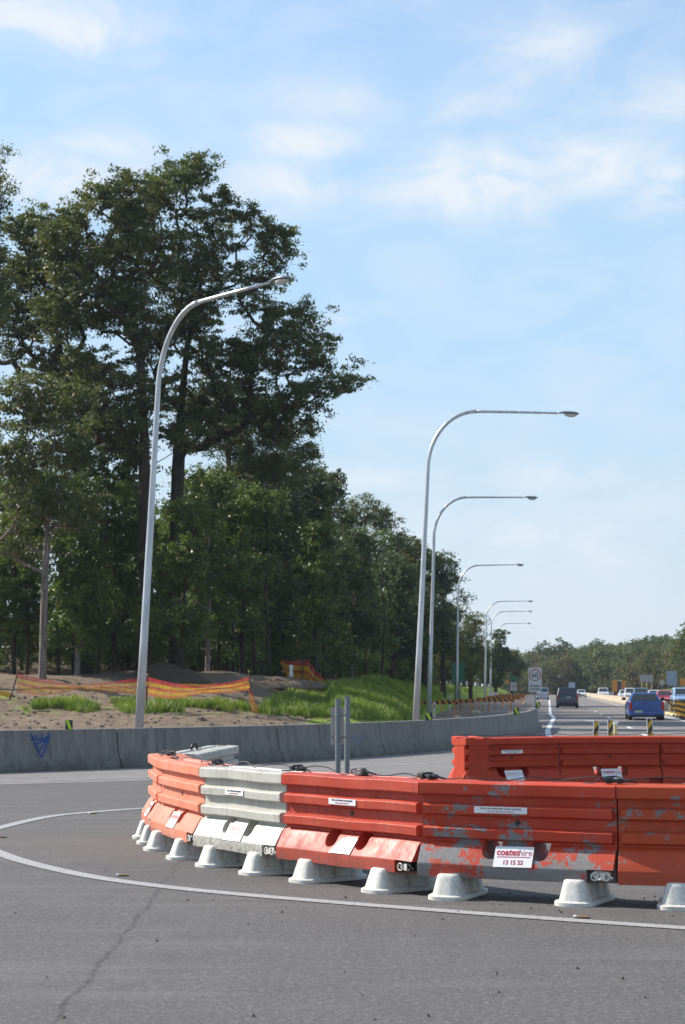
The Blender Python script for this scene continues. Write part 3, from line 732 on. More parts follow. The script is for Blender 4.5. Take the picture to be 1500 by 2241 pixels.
decal_on(WB[max(gi - 1, 0)], [[(2, 1620), (9, 1616), (12, 1628), (8, 1640), (0, 1642)]], .05, M_blue_stain, 'faded_graffiti')
m = MB(); a, b = G(120, 1681), G(187, 1679.5); m.tube([a + Vector((-.06, -.5, .03)), (a + b) / 2 + Vector((0, -.35, .035)), b + Vector((0, -.3, .03))], [.03, .04, .03], 6); tag(m.build('scrap', M_stick), 'white strip of scrap lying at the foot of the graffiti wall', 'litter')

# ------------------------------------------------------------------ markers
def stripe_panel(name, w, h, t, cols, mats, parent, loc=(0, 0, 0), tilt=35, pitch=.16, n=None, flip=1):
    """flat board facing -y with diagonal stripes, built as a clipped mesh"""
    bm = bmesh.new(); vs = [bm.verts.new(p) for p in ((-w / 2, 0, 0), (w / 2, 0, 0), (w / 2, 0, h), (-w / 2, 0, h))]; bm.faces.new(vs)
    nrm = Vector((math.sin(R(tilt)) * flip, 0, math.cos(R(tilt)))).normalized()
    span = w + h; k = int(span / pitch) + 2
    for i in range(-k, k + 1):
        bmesh.ops.bisect_plane(bm, geom=bm.verts[:] + bm.edges[:] + bm.faces[:], plane_co=nrm * (i * pitch), plane_no=nrm)
    for f in bm.faces: f.material_index = int(math.floor(f.calc_center_median().dot(nrm) / pitch)) % 2
    r = bmesh.ops.extrude_face_region(bm, geom=bm.faces[:])
    for v in [g for g in r['geom'] if isinstance(g, bmesh.types.BMVert)]: v.co.y += t
    bmesh.ops.recalc_face_normals(bm, faces=bm.faces)
    me = bpy.data.meshes.new(name); bm.to_mesh(me); bm.free(); o = link(name, me, mats=mats, parent=parent); o.location = loc; return o
def wall_marker(px, ytop, ybot, Y, lab, w=.17):
    z0, z1 = AT(px, ybot, Y).z, AT(px, ytop, Y).z; p = AT(px, ybot, Y)
    t = thing('lane_marker', lab, 'marker', p, 0, 'lime striped markers on the concrete wall')
    m = MB(); m.box(-w / 2, w / 2, 0, .03, 0, z1 - z0); m.build('plate', M_blk, t, bevel=.004)
    m = MB(); h = z1 - z0; m.add([(-w * .48, -.004, h * .98), (-w * .02, -.004, h * .98), (w * .46, -.004, .02), (w * .05, -.004, .02)], [(0, 1, 2, 3)]); m.build('stripe', M_lime, t)
    m = MB(); m.box(-.06, .06, -.02, .05, -.03, .01); m.build('bracket', M_galdark, t)
def wallY(px): p = wat(s_of_x(px)); return p.y + .3
wall_marker(151, 1576, 1599, wallY(151), 'lime striped black marker on the wall near the graffiti', .15)
wall_marker(939, 1560, 1577, wallY(939), 'lime striped black marker beside the second lamp post foot')
wall_marker(1131, 1548, 1565, wallY(1120), 'leaning lime striped marker on the wall bend')
wall_marker(1178, 1536, 1549, wallY(1177), 'lime striped marker at the far end of the wall under the speed sign')
def guide_post(px, ytop, ybot, lab):
    p = G(px, ybot); z = AT(px, ytop, p.y).z
    t = thing('guide_post', lab, 'guide post', p, 0, 'white guide posts on the verge'); m = MB(); m.box(-.07, .07, -.02, .02, 0, z); m.build('post', M_signwhite, t, bevel=.008)
    m = MB(); m.box(-.035, .035, -.026, -.021, z - .32, z - .12); m.build('reflector', M_redp, t)
guide_post(951, 1537, 1572, 'white guide post with red reflector right of the third lamp post'); guide_post(985, 1522, 1553, 'farther white guide post beyond the striped boards')
def bollard(px, ytop, Y, w, lab, lean=0, mats=None, H=None):
    p = AT(px, ytop, Y); t = thing('striped_post', lab, 'bollard', (p.x, Y, 0), 0, 'black and yellow striped posts behind the rear row'); t.rotation_euler = (0, lean, 0)
    m = MB(); m.box(-w / 2, w / 2, 0, .03, 0.03, p.z); m.build('panel', M_signwhite, t, bevel=.004)
    stripe_panel('stripes', w * .72, p.z - .10, .004, 0, [M_yellow, M_blk], t, (0, -.0045, .08), 55, .085, flip=-1)
    m = MB(); m.box(-.2, .2, -.15, .15, 0, .05); m.build('base', M_black, t, bevel=.01)
bollard(1302, 1577, 46, .15, 'leftmost striped post, tilting right', .06); bollard(1336.5, 1575, 46, .15, 'middle striped post, upright beside the white stump'); bollard(1425.5, 1571, 46, .15, 'rightmost striped post behind the rear barriers', -.05)
p = AT(1347, 1580, 47); m = MB(); m.tube([(0, 0, 0), (0, 0, p.z - .07)], .045, 12); t = thing('marker_post', 'thin white and yellow marker post beside the middle striped post', 'bollard', (p.x, 47, 0)); m.build('tube', M_kerb, t, smooth=True)
m = MB(); m.tube([(0, 0, p.z - .07), (0, 0, p.z)], .062, 12); m.build('cap', M_stick, t, smooth=True)

# highway median: concrete and, nearer, yellow kerb with striped posts
for k, d0 in enumerate(list(range(118, 460, 19))):
    d1 = d0 + 18.96; o3 = 4.35; A = Vector((HX(d0, o3), d0, 0)); B = Vector((HX(d1, o3), d1, 0)); ang = math.atan2((B - A).y, (B - A).x); Lm = (B - A).length
    m = MB(); m.prism([(y * .9, z) for y, z in WPROF], 0, Lm); o = m.build('median_barrier', M_conc_tan, bevel=.01); o.location = A; o.rotation_euler = (0, 0, ang)
    tag(o, 'sandy concrete length of the highway median wall, %s one beyond the blue ute' % ('nearest second third fourth fifth sixth seventh eighth ninth tenth eleventh twelfth thirteenth fourteenth fifteenth sixteenth seventeenth farthest'.split()[min(k, 17)]), 'concrete barrier', 'lengths of the median wall')
m = MB(); A = Vector((HX(62, 4.1), 62, 0)); B = Vector((HX(117.5, 4.3), 117.5, 0)); m.prism([(-.15, 0), (-.15, .13), (-.12, .15), (.12, .15), (.15, .13), (.15, 0)], 0, (B - A).length, nx=12)
o = m.build('kerb', M_kerb, bevel=.01); o.location = A; o.rotation_euler = (0, 0, jang(A, B)); o['kind'] = 'structure'
first = None
ml = ['striped median post nearest the red car', 'striped median post, second from the red car', 'striped median post, third from the red car', 'striped median post, fourth from the red car', 'striped median post, fifth from the red car', 'striped median post, sixth from the red car, at the photo edge', 'striped median post, seventh from the red car, at the photo edge', 'striped median post, eighth from the red car, at the photo edge']
for k, px in enumerate((1455, 1470.5, 1479, 1485, 1490, 1494.5, 1500, 1505)):
    Y = (121, 112, 107, 104, 101, 98, 95, 92)[k]; x = AT(px, 1540, Y).x
    if first is None:
        first = thing('median_post', ml[k], 'bollard', (x, Y, 0), 0, 'black and yellow posts along the median kerb')
        stripe_panel('stripes', .19, .85, .03, 0, [M_yellow, M_blk], first, (0, -.002, .12), 40, .11); m = MB(); m.box(-.18, .18, -.1, .15, 0, .12); m.build('base', M_black, first); o = first
    else: o = copy_tree(first); o['label'] = ml[k]
    o.location = (x, Y, .0)

# ------------------------------------------------------------------ street lamps
def lamp_proto():
    H = 12.0
    t = thing('street_lamp', 'tall galvanised street lamp with a long curved arm, nearest and leftmost of all', 'street lamp', group='curved arm street lamps along the road')
    path = [(0, 0, 0), (0, 0, 3), (0, 0, 6), (0, 0, 9.9)] + [(1.75 * (1 - math.cos(a)), 0, 9.8 + 2.13 * math.sin(a)) for a in [R(7.3 * k) for k in range(1, 13)]]
    bx, bz = path[-1][0], path[-1][2]
    arm = [(bx + .3, 0, bz + .012), (3.2, 0, 11.98), (4.72, 0, 12.02)]
    L = len(path) - 1
    rads = [.125 - .055 * min(1, p[2] / 9.9) for p in path]
    m = MB(); m.tube(path, rads, 16); m.build('pole', M_gal, t, smooth='all')
    m = MB(); m.tube([path[-1]] + arm, [.062, .055, .048, .035], 12); m.build('arm', M_gal, t, smooth='all')
    m = MB(); m.box(-.2, .2, -.2, .2, 0, .03); m.tube([(0, 0, .03), (0, 0, .12)], .15, 16); m.build('base_plate', M_galdark, t)
    m = MB()
    # luminaire: tapered shell
    n = 16; prof = [(4.68, .035, .03, 12.02), (4.78, .08, .045, 12.03), (4.92, .12, .065, 12.045), (5.12, .145, .075, 12.045), (5.32, .135, .07, 12.04), (5.44, .10, .05, 12.03), (5.49, .04, .025, 12.02)]
    vs = []
    for (x, ry, rz, z) in prof:
        for k in range(n):
            a = 2 * math.pi * k / n; vs.append((x, ry * math.cos(a), z + (rz if math.sin(a) > 0 else rz * .45) * math.sin(a)))
    fs = [(j * n + k, j * n + (k + 1) % n, (j + 1) * n + (k + 1) % n, (j + 1) * n + k) for j in range(len(prof) - 1) for k in range(n)] + [tuple(reversed(range(n))), tuple((len(prof) - 1) * n + k for k in range(n))]
    m.add(vs, fs); hd = m.build('lamp_head', M_lamphead, t, smooth='all')
    m = MB(); vs = []
    for (q, z) in ((1, 12.0), (.92, 11.955), (.65, 11.915), (.3, 11.90)):
        for k in range(n):
            a = 2 * math.pi * k / n; vs.append((5.18 + .24 * q * math.cos(a), .13 * q * math.sin(a), z))
    m.add(vs, [(j * n + k, j * n + (k + 1) % n, (j + 1) * n + (k + 1) % n, (j + 1) * n + k) for j in range(3) for k in range(n)] + [tuple(3 * n + k for k in range(n))]); m.build('glass_bowl', M_bowl, hd, smooth='all')
    return t
lp = lamp_proto()
def lamp_at(o, px, Ytop, lean, rz=0, ybase=1500, s=1.0, roll=0):
    # foot below the given column of the picture
    o.location = (AT(px, 1560, Ytop).x, Ytop, 0); o.location.z = ground_z(o.location.x, Ytop) * 0 ; o.scale = (s, s, s)
    o.rotation_euler = (roll, lean, rz)
lamp_at(lp, 303, 48.8, 0, 0, s=1.018); lp.rotation_mode = 'QUATERNION'
lp.rotation_quaternion = Quaternion((0, 1, 0), R(2.6)) @ Quaternion((0, 0, 1), R(-49))
ls = [(909, 66.7, 3.0, 'second nearest street lamp, tallest of the group on the right'), (938.5, 95.0, 2.0, 'third street lamp, just right of and behind the second'), (1000, 148.5, 1.0, 'fourth street lamp, in front of the large green sign'),
      (1062, 210, 1.3, 'fifth street lamp, tallest of the three farthest'), (1074, 238, 1.1, 'sixth street lamp, middle of the three farthest'), (1085, 282, 1.3, 'seventh and farthest street lamp, lowest in the photo')]
for (px, Y, lean, lab) in ls:
    o = copy_tree(lp); o['label'] = lab; o.rotation_mode = 'XYZ'; lamp_at(o, px, Y, R(lean), s=1.022 if Y < 70 else 1.0)
lp.rotation_mode = 'QUATERNION'

# ------------------------------------------------------------------ signs
def sign60(px, ytop, ybot, Y, lab, w, words=True, legs=True, slim=False, post_px=None):
    z1, z0 = AT(px, ytop, Y).z, AT(px, ybot, Y).z; x = AT(px, ytop, Y).x; h = z1 - z0
    t = thing('speed_sign', lab, 'road sign', (x, Y, 0), 0)
    m = MB(); m.box(-w / 2, w / 2, 0, .012, z0, z1); pl = m.build('sign_plate', M_signwhite, t, bevel=.002)
    n = 40; ro, ri = w * .45, w * .375; zc = z1 - w * .58; m = MB()
    vs = [(r * math.cos(2 * math.pi * k / n), -.003, zc + r * math.sin(2 * math.pi * k / n)) for r in (ro, ri) for k in range(n)]
    m.add(vs, [(k, (k + 1) % n, n + (k + 1) % n, n + k) for k in range(n)]); m.build('red_ring', M_redp, pl)
    tm = text_mesh('60', w * .52, w * .006, .001, sx=1.0); tm.transform(Matrix.Translation((0, -.004, zc - w * .01)) @ Matrix.Rotation(R(90), 4, 'X')); link('numerals', tm, M_inkd, pl)
    if words:
        for s, zz in (('ROAD', z0 + h * .235), ('WORK', z0 + h * .10)):
            tm = text_mesh(s, w * .26, w * .005, .001); tm.transform(Matrix.Translation((0, -.004, zz)) @ Matrix.Rotation(R(90), 4, 'X')); link('lettering', tm, M_inkd, pl)
    m = MB(); m.tube([(0, .035, 0), (0, .035, z1 - .1)], .025 if words else .04, 10); m.build('post', M_galdark, t, smooth=True); return t, z0, z1
sign60(1171, 1461, 1514, 88, 'white speed sign reading 60 road work on a thin post beside the highway', .64)
t, z0, z1 = sign60(1124.5, 1493.5, 1511, 205, 'small far white speed sign below a green panel', .72, words=False)
m = MB(); Y = 205; zg0, zg1 = AT(1124, 1493, Y).z, AT(1124, 1479, Y).z; m.box(-.43, .43, 0, .012, zg0, zg1); m.build('green_panel', M_green, t)
def board_sign(px0, px1, ytop, ybot, Y, mat, name, lab, legs, cat='road sign', legmat=None, grid=0, rhomb=False, base=None):
    pa, pb = AT(px0, ybot, Y), AT(px1, ytop, Y); w = pb.x - pa.x; xc = (pa.x + pb.x) / 2; zb = base if base is not None else 0
    t = thing(name, lab, cat, (xc, Y, zb)); m = MB(); z0, z1 = pa.z - zb, pb.z - zb
    if rhomb:
        zc = (z0 + z1) / 2; hh = (z1 - z0) / 2; m.add([(-w / 2, 0, zc), (0, 0, zc - hh), (w / 2, 0, zc), (0, 0, zc + hh), (-w / 2, .02, zc), (0, .02, zc - hh), (w / 2, .02, zc), (0, .02, zc + hh)], [(0, 1, 2, 3), (7, 6, 5, 4), (0, 4, 5, 1), (1, 5, 6, 2), (2, 6, 7, 3), (3, 7, 4, 0)])
    else: m.box(-w / 2, w / 2, 0, .02, z0, z1)
    pl = m.build('sign_panel', mat, t)
    for k in range(grid):
        x = -w / 2 + w * (k + .5) / grid; m = MB(); m.box(x - w * .02, x + w * .02, -.03, -.001, z0 + .03, z1 - .03); m.build('stiffener', M_galdark, pl)
    for lx in legs:
        m = MB(); m.tube([(lx * w, .06, 0), (lx * w, .06, z1 - .05)], .05, 8); m.build('post', legmat or M_galdark, t, smooth=True)
    return t
board_sign(989, 1017, 1451, 1493, 152, M_green, 'direction_sign', 'large plain green direction sign behind the fourth lamp post', (.15,), base=0)
board_sign(1401, 1430, 1477, 1493, 260, M_signback, 'roadside_sign', 'beige back of a wide sign on three posts beside the oncoming lanes', (-.35, 0, .38), grid=4, base=-.0, legmat=M_kerb)
board_sign(1443, 1457, 1486, 1502, 250, M_signback, 'warning_sign', 'dull diamond warning sign seen from behind, between two larger signs', (0,), rhomb=True)
board_sign(1460, 1481.5, 1468, 1500, 230, M_grey_blue, 'roadside_sign', 'tall blue grey ribbed back of a sign right of the diamond sign', (-.3, .3), grid=3)
board_sign(1489, 1510, 1486, 1499, 220, M_orange, 'works_sign', 'orange road works sign cut by the right edge', (-.3, .3))
board_sign(1245, 1259, 1493, 1505, 400, M_grey_blue, 'roadside_sign', 'small pale blue sign above the dark car roof, far down the road', (-.3, .3))
board_sign(1107.5, 1115, 1487, 1497, 215, M_orange, 'works_sign', 'small orange sign left of the small green panel', (0,))

# works machine: orange panelled truck parked by the oncoming lanes
def works_truck():
    Y = 300; c = AT(1356, 1500, Y); t = thing('works_truck', 'orange panelled road works truck parked under the trees beyond the white cars', 'truck', (c.x, Y, 0)); s = Y / FPX
    w = 28 * s
    for k in (-1, 1):
        m = MB(); x0, x1 = sorted((k * w / 2, k * w * .16)); m.box(x0, x1, 0, .15, 1.1, 2.9 + .2 * (k < 0)); m.build('side_panel', M_orange, t, bevel=.03)
    m = MB(); m.box(-w * .16, w * .16, .1, 2.5, .7, 3.0); m.box(-w * .42, w * .42, .2, 5, .6, 1.1); m.build('chassis', flat('truck_dark', (.06, .065, .09), .6), t, bevel=.03)
    m = MB(); m.box(-w * .2, w * .25, -.01, .2, 2.9, 3.12); m.build('top_rail', M_kerb, t)
    for k in (-1, 1):
        m = MB(); m.tube([(k * w * .3, .3, .45), (k * w * .3, .65, .45)], .45, 16); o = m.build('wheel', M_black, t, smooth=True)
        for v in o.data.vertices: v.co = Vector((k * w * .3 + (v.co.y - .45), .5 + (v.co.x - k * w * .3), v.co.z))
works_truck()

# trestle barricades in the closed lanes
def trestle():
    t = thing('barricade', '', 'barricade', group='striped trestle barricades across the closed lanes')
    stripe_panel('board', 2.5, .19, .03, 0, [M_orange, M_blk], t, (0, -.03, .72), 60, .17)
    for x in (-1.0, 1.0):
        m = MB(); m.tube([(x, -.32, 0), (x, 0, .95)], .022, 6); m.tube([(x, .34, 0), (x, 0, .95)], .022, 6); m.build('leg', M_orange, t)
    return t
tb = trestle()
tl = [(1000, 118, -12, 'nearest striped barricade, running left towards the guide post'), (1040, 128, 4, 'striped barricade with sandbags directly behind the wall bend'), (1088, 126, 2, 'striped barricade just left of the wall marker'),
      (962, 108, -18, 'striped barricade half behind the third lamp post'), (1075, 150, 4, 'second row barricade, left one'), (1108, 152, 0, 'second row barricade, right one'), (1092, 178, 3, 'third row barricade, left one'), (1121, 180, 0, 'third row barricade, right one'),
      (1104, 205, 2, 'fourth row barricade, left one'), (1127, 208, 0, 'fourth row barricade, right one'), (1112, 240, 2, 'farthest orange barricade, left one'), (1133, 244, 0, 'farthest orange barricade, right one under the speed signs')]
for k, (px, Y, rz, lab) in enumerate(tl):
    o = tb if k == 0 else copy_tree(tb); o['label'] = lab; o.location = (AT(px, 1530, Y).x, Y, ground_z(AT(px, 1530, Y).x, Y) if px < 980 else .008); o.rotation_euler = (0, 0, R(rz))
sb = None
for k, (px, py, lab) in enumerate(((1043, 1561, 'cream sandbag at the foot of a striped barricade, left one'), (1117, 1563, 'cream sandbag beside the leaning wall marker'), (1148, 1541, 'cream sandbag farther down beside the barricades'), (1000, 1575, 'flat grey sandbag at the wall top'))):
    p = G(px, py); m = MB(); m.frustum(0, 0, 0, .22, .28, .2, .2, .13, n=14, p=2.6); o = m.build('sandbag', M_sand, smooth='all'); o.location = p; o.rotation_euler = (0, 0, px); tag(o, lab, 'sandbag', 'sandbags')
# pale stacked pallets at far left lane
for k, px in enumerate((1074, 1080, 1086)):
    p = AT(px, 1513, 230); m = MB(); m.box(-.22, .22, 0, .3, 0, 1.15); m.box(-.26, .26, -.03, .33, .0, .12); o = m.build('lane_block', M_signwhite, bevel=.05); o.location = (p.x, 230, 0)
    tag(o, ['pale upright lane block at the foot of the far lamps, left one', 'pale upright lane block at the foot of the far lamps, middle one', 'pale upright lane block at the foot of the far lamps, right one'][k], 'lane block', 'pale lane blocks')

# ------------------------------------------------------------------ vehicles
M_glass = flat('car_glass', (.025, .03, .035), .08, 0, .8); M_tyre = flat('tyre', (.018, .018, .018), .8); M_rim = flat('rim', (.35, .36, .37), .35, .7)
M_tail = flat('tail_lamp', (.35, .015, .015), .25); M_head = flat('head_lamp', (.75, .77, .8), .12); M_plate = flat('number_plate', (.45, .42, .3), .5); M_trim = flat('dark_trim', (.02, .02, .022), .6)
def paint(name, c): 
    t = NT(name); t.set(Base_Color=t.mix(t.noise(3, t.obj()), tuple(x * .93 for x in c), c), Roughness=.28, Specular_IOR_Level=.5, Coat_Weight=.6, Coat_Roughness=.06); return t.m
P_blue = paint('paint_blue', (.008, .07, .28)); P_navy = paint('paint_navy', (.012, .022, .055)); P_white = paint('paint_white', (.72, .73, .74)); P_silver = paint('paint_silver', (.36, .42, .50)); P_red = paint('paint_red_car', (.52, .04, .07)); P_ltblue = paint('paint_light_blue', (.30, .45, .68)); P_grey = paint('paint_grey_blue', (.16, .22, .30))
def car(name, label, mat, spec, loc, heading, group='vehicles on the highway'):
    """local +y is forward"""
    L, W, H, belt = spec['L'], spec['W'], spec['H'], spec['belt']; t = thing(name, label, spec.get('cat', 'car'), loc, heading, group)
    hw = W / 2
    side = spec['body']                         # [(y, z)] closed, ground clearance to belt
    m = MB(); n = len(side); vs = []; 
    zs = [z for _, z in side]
    xs = ((-1, 0), (-1, 1), (1, 1), (1, 0))
    # five slices for tumblehome
    for xf, sh in ((-1, .92), (-.93, 1.0), (.93, 1.0), (1, .92)):
        yc = 0
        for (y, z) in side:
            zc = belt * .55
            vs.append((xf * hw, y * (sh if abs(xf) == 1 else 1) , zc + (z - zc) * (.86 if abs(xf) == 1 else 1)))
    fs = [(j * n + k, (j + 1) * n + k, (j + 1) * n + (k + 1) % n, j * n + (k + 1) % n) for j in range(3) for k in range(n)] + [tuple(range(n)), tuple(3 * n + k for k in reversed(range(n)))]
    m.add(vs, fs); m.build('body', mat, t, bevel=.05, seg=3)
    yA, yB, yC, yD = spec['cabin']; wb, wr = hw * .93, hw * spec.get('tum', .70); z0, z1 = belt - .03, H
    def cabv(y0, y1, z, w): return [(-w, y0, z), (w, y0, z), (w, y1, z), (-w, y1, z)]
    m = MB(); m.add(cabv(yA, yD, z0, wb) + cabv(yB, yC, z1, wr), [(3, 2, 1, 0), (4, 5, 6, 7), (0, 1, 5, 4), (1, 2, 6, 5), (2, 3, 7, 6), (3, 0, 4, 7)]); cb = m.build('cabin', mat, t, bevel=.07, seg=3)
    V = [Vector(v) for v in m.v]
    def win(a, b, c, d, u0, u1, v0, v1, nm):
        A, B, C, D = V[a], V[b], V[c], V[d]; q = []
        for (u, v) in ((u0, v0), (u1, v0), (u1, v1), (u0, v1)): q.append((A.lerp(B, u)).lerp(D.lerp(C, u), v))
        nn = (q[1] - q[0]).cross(q[3] - q[0]).normalized(); ctr = sum(q, Vector()) / 4
        if nn.dot(ctr - Vector((0, (yA + yD) / 2, (z0 + z1) / 2))) < 0: nn = -nn
        m2 = MB(); m2.add([p + nn * .012 for p in q] + [p - nn * .03 for p in q], [(0, 1, 2, 3), (7, 6, 5, 4), (0, 4, 5, 1), (1, 5, 6, 2), (2, 6, 7, 3), (3, 7, 4, 0)]); m2.build(nm, M_glass, t, bevel=.01)
    win(0, 1, 5, 4, .08, .92, .16, .86, 'rear_window'); win(2, 3, 7, 6, .07, .93, .14, .88, 'windscreen')
    win(1, 2, 6, 5, .12, .49, .16, .84, 'side_window'); win(1, 2, 6, 5, .53, .86, .16, .84, 'side_window'); win(3, 0, 4, 7, .14, .47, .16, .84, 'side_window'); win(3, 0, 4, 7, .51, .88, .16, .84, 'side_window')
    r = spec.get('r', .33); 
    for y in spec['axles']:
        for s in (-1, 1):
            x = s * (hw - .11); m = MB(); k = 24
            vs = [(x + q, y + r * math.cos(2 * math.pi * i / k), r + r * math.sin(2 * math.pi * i / k)) for q in (-.11, .11) for i in range(k)]
            m.add(vs, [(i, (i + 1) % k, k + (i + 1) % k, k + i) for i in range(k)] + [tuple(range(k)), tuple(reversed(range(k, 2 * k)))]); w = m.build('wheel', M_tyre, t, bevel=.02)
            m = MB(); rr = r * .62; xo = x + s * .112
            vs = [(xo + q, y + rr * math.cos(2 * math.pi * i / k), r + rr * math.sin(2 * math.pi * i / k)) for q in (0, s * .006) for i in range(k)]
            m.add(vs, [(i, (i + 1) % k, k + (i + 1) % k, k + i) for i in range(k)] + [tuple(range(k)), tuple(reversed(range(k, 2 * k)))]); m.build('rim', M_rim, w)
    yr, yf = -L / 2, L / 2
    for s in (-1, 1):
        m = MB(); x0, x1 = sorted((s * hw * .80, s * hw * .97)); tz = spec.get('tail', (belt * .60, belt * .93)); m.box(x0, x1, yr - .012, yr + .15, tz[0], tz[1]); m.build('tail_light', M_tail, t, bevel=.02)
        m = MB(); x0, x1 = sorted((s * hw * .56, s * hw * .94)); m.box(x0, x1, yf - .2, yf + .012, belt * .62, belt * .80); m.build('headlight', M_head, t, bevel=.03)
        m = MB(); x0, x1 = sorted((s * hw * .99, s * (hw + .2))); m.box(x0, x1, yD - .45, yD - .33, belt + .02, belt + .17); m.build('mirror', M_trim, t, bevel=.03)
    m = MB(); m.box(-hw * .86, hw * .86, yr - .05, yr + .1, .26, .46); m.build('rear_bumper', spec.get('bump', mat), t, bevel=.03)
    m = MB(); m.box(-hw * .80, hw * .80, yr - .03, yr + .2, .16, .262); m.box(-hw * .8, hw * .8, yf - .2, yf + .02, .18, .28); m.build('valance', M_trim, t)
    m = MB(); m.box(-hw * .5, hw * .5, yf - .1, yf + .015, belt * .45, belt * .66); m.build('grille', M_trim, t, bevel=.01)
    px = spec.get('plate', (-.28, .12)); pz = spec.get('pz', .52); m = MB(); m.box(px[0], px[1], yr - .065 if pz < .47 else yr - .02, yr - .0, pz, pz + .11); m.build('number_plate', M_plate, t)
    if spec.get('gate'):
        m = MB(); m.box(-hw * .76, hw * .76, yr - .014, yr + .02, .56, belt - .06); m.build('tailgate', mat, t, bevel=.012)
        m = MB(); m.box(-.22, .02, yr - .03, yr - .01, belt - .16, belt - .11); m.build('gate_handle', M_trim, t)
    return t
def body_prof(L, belt, hood, boot=None, gc=.24, hoody=.28):
    b = boot or belt
    return [(-L / 2 + .06, gc), (-L / 2, .42), (-L / 2 + .02, b * .85), (-L / 2 + .09, b), (-L * .18, belt), (L * .14, belt), (L / 2 - .55, hood), (L / 2 - .12, hood - .13), (L / 2, .5), (L / 2 - .08, gc)]
sedan = dict(L=4.6, W=1.80, H=1.46, belt=.93, body=body_prof(4.6, .93, .80), cabin=(-1.75, -1.1, .25, 1.05), axles=(-1.35, 1.4), tum=.68)
uteS = dict(L=4.95, W=1.86, H=1.42, belt=1.0, body=body_prof(4.95, 1.0, .86), cabin=(-.62, -.2, .55, 1.35), axles=(-1.5, 1.45), tum=.66, gate=True, tail=(.52, .94), r=.35, cat='ute', plate=(-.62, -.22), pz=.40)
suv = dict(L=4.6, W=1.86, H=1.72, belt=1.08, body=body_prof(4.6, 1.08, .98, gc=.3), cabin=(-2.2, -1.85, .45, 1.25), axles=(-1.35, 1.4), tum=.78, tail=(.75, 1.12), r=.36, pz=.85, plate=(-.1, .30), cat='car', bump=M_trim)
truckute = dict(L=5.1, W=1.82, H=1.78, belt=1.08, body=body_prof(5.1, 1.08, 1.02, gc=.38), cabin=(-.7, -.45, .55, 1.2), axles=(-1.55, 1.55), tum=.78, tail=(.65, 1.0), r=.38, cat='ute', gate=True)
HA = -math.atan(.115)
def on_road(px, Y): return (AT(px, 1530, Y).x, Y, .012)
u = car('ute', 'blue ute with a solid tray lid driving away in the right lane', P_blue, uteS, on_road(1410, 95.5), HA)
m = MB(); m.box(-.82, .82, -2.38, -.55, .985, 1.035); m.build('tray_cover', M_trim, u, bevel=.03)
car('car', 'dark navy high roofed car driving away in the left lane', P_navy, suv, on_road(1241.5, 153), HA)
car('ute', 'silver blue ute far ahead, partly behind the speed sign', P_silver, truckute, on_road(1189, 262), HA)
car('car', 'white car farthest off on the oncoming side, left of the others', P_white, sedan, on_road(1273, 330), HA + math.pi)
car('ute', 'white high fronted ute coming towards the camera, alone beyond the median', P_white, truckute, on_road(1320.5, 290), HA + math.pi)
car('car', 'white car in the oncoming queue left of the grey one', P_white, suv, on_road(1381, 235), HA + math.pi)
car('car', 'small white car at the back of the oncoming queue', P_white, sedan, on_road(1367, 262), HA + math.pi)
car('car', 'grey blue car with a pale bonnet in the oncoming lane, behind the blue ute roof', P_grey, suv, on_road(1402, 205), HA + math.pi)
car('car', 'pinkish red car in the oncoming lanes', P_red, sedan, on_road(1454, 176), HA + math.pi)
car('car', 'white car glimpsed between the grey and the red car', P_white, sedan, on_road(1432, 225), HA + math.pi)
car('car', 'light blue car at the right edge in the oncoming lanes', P_ltblue, suv, on_road(1495, 150), HA + math.pi)
car('ute', 'dark red flat tray truck behind the white oncoming cars', paint('paint_maroon', (.25, .05, .06)), truckute, on_road(1374, 300), HA + math.pi)
m = MB(); p = AT(1352, 1520, 280)
m.frustum(0, 0, 0, .7, .5, .4, .3, .25, n=12, p=3); o = m.build('safety_drum', M_or, smooth='all'); o.location = (p.x, 280, 0); tag(o, 'low orange heap of safety gear by the oncoming lane below the orange truck', 'safety gear')

# ------------------------------------------------------------------ orange mesh fence
def mat_mesh():
    t = NT('safety_mesh'); uv = t.n('UVMap').outputs[0]; sep = t.n('SeparateXYZ', {0: uv}); v = sep.outputs[1]
    c = t.ramp(v, [(0, (.70, .16, .05)), (.14, (.68, .12, .05)), (.16, (.78, .45, .03)), (.36, (.78, .45, .03)), (.38, (.70, .13, .05)), (.52, (.62, .12, .06)), (.54, (.80, .48, .03)), (.72, (.80, .48, .03)), (.74, (.62, .06, .06)), (1, (.62, .05, .07))], 'CONSTANT')
    a = t.n('TexWave', {'Vector': t.map(uv, (1, 1, 1)), 'Scale': 9.0}, wave_type='BANDS', bands_direction='X').outputs['Fac']
    b = t.n('TexWave', {'Vector': t.map(uv, (1, 1, 1)), 'Scale': 7.0}, wave_type='BANDS', bands_direction='Y').outputs['Fac']
    m = t.math('MAXIMUM', t.mr(a, .45, .55), t.mr(b, .4, .5))
    den = t.math('MULTIPLY', t.math('MULTIPLY', m, .88), t.mr(t.noise(3, uv, 3), .3, .6, .55, 1))
    tr = t.n('BsdfTransparent'); tl_ = t.n('BsdfTranslucent', {'Color': c}); t.set(Base_Color=c, Roughness=.6)
    mx0 = t.n('MixShader', {0: .35, 1: t.b.outputs[0], 2: tl_.outputs[0]}); mx = t.n('MixShader', {0: den, 1: tr.outputs[0], 2: mx0.outputs[0]}); t.L(mx.outputs[0], t.out.inputs[0]); return t.m
M_mesh = mat_mesh(); M_picket = flat('dark_picket', (.06, .045, .04), .7); M_cap_y = flat('picket_cap', (.6, .45, .05), .5)
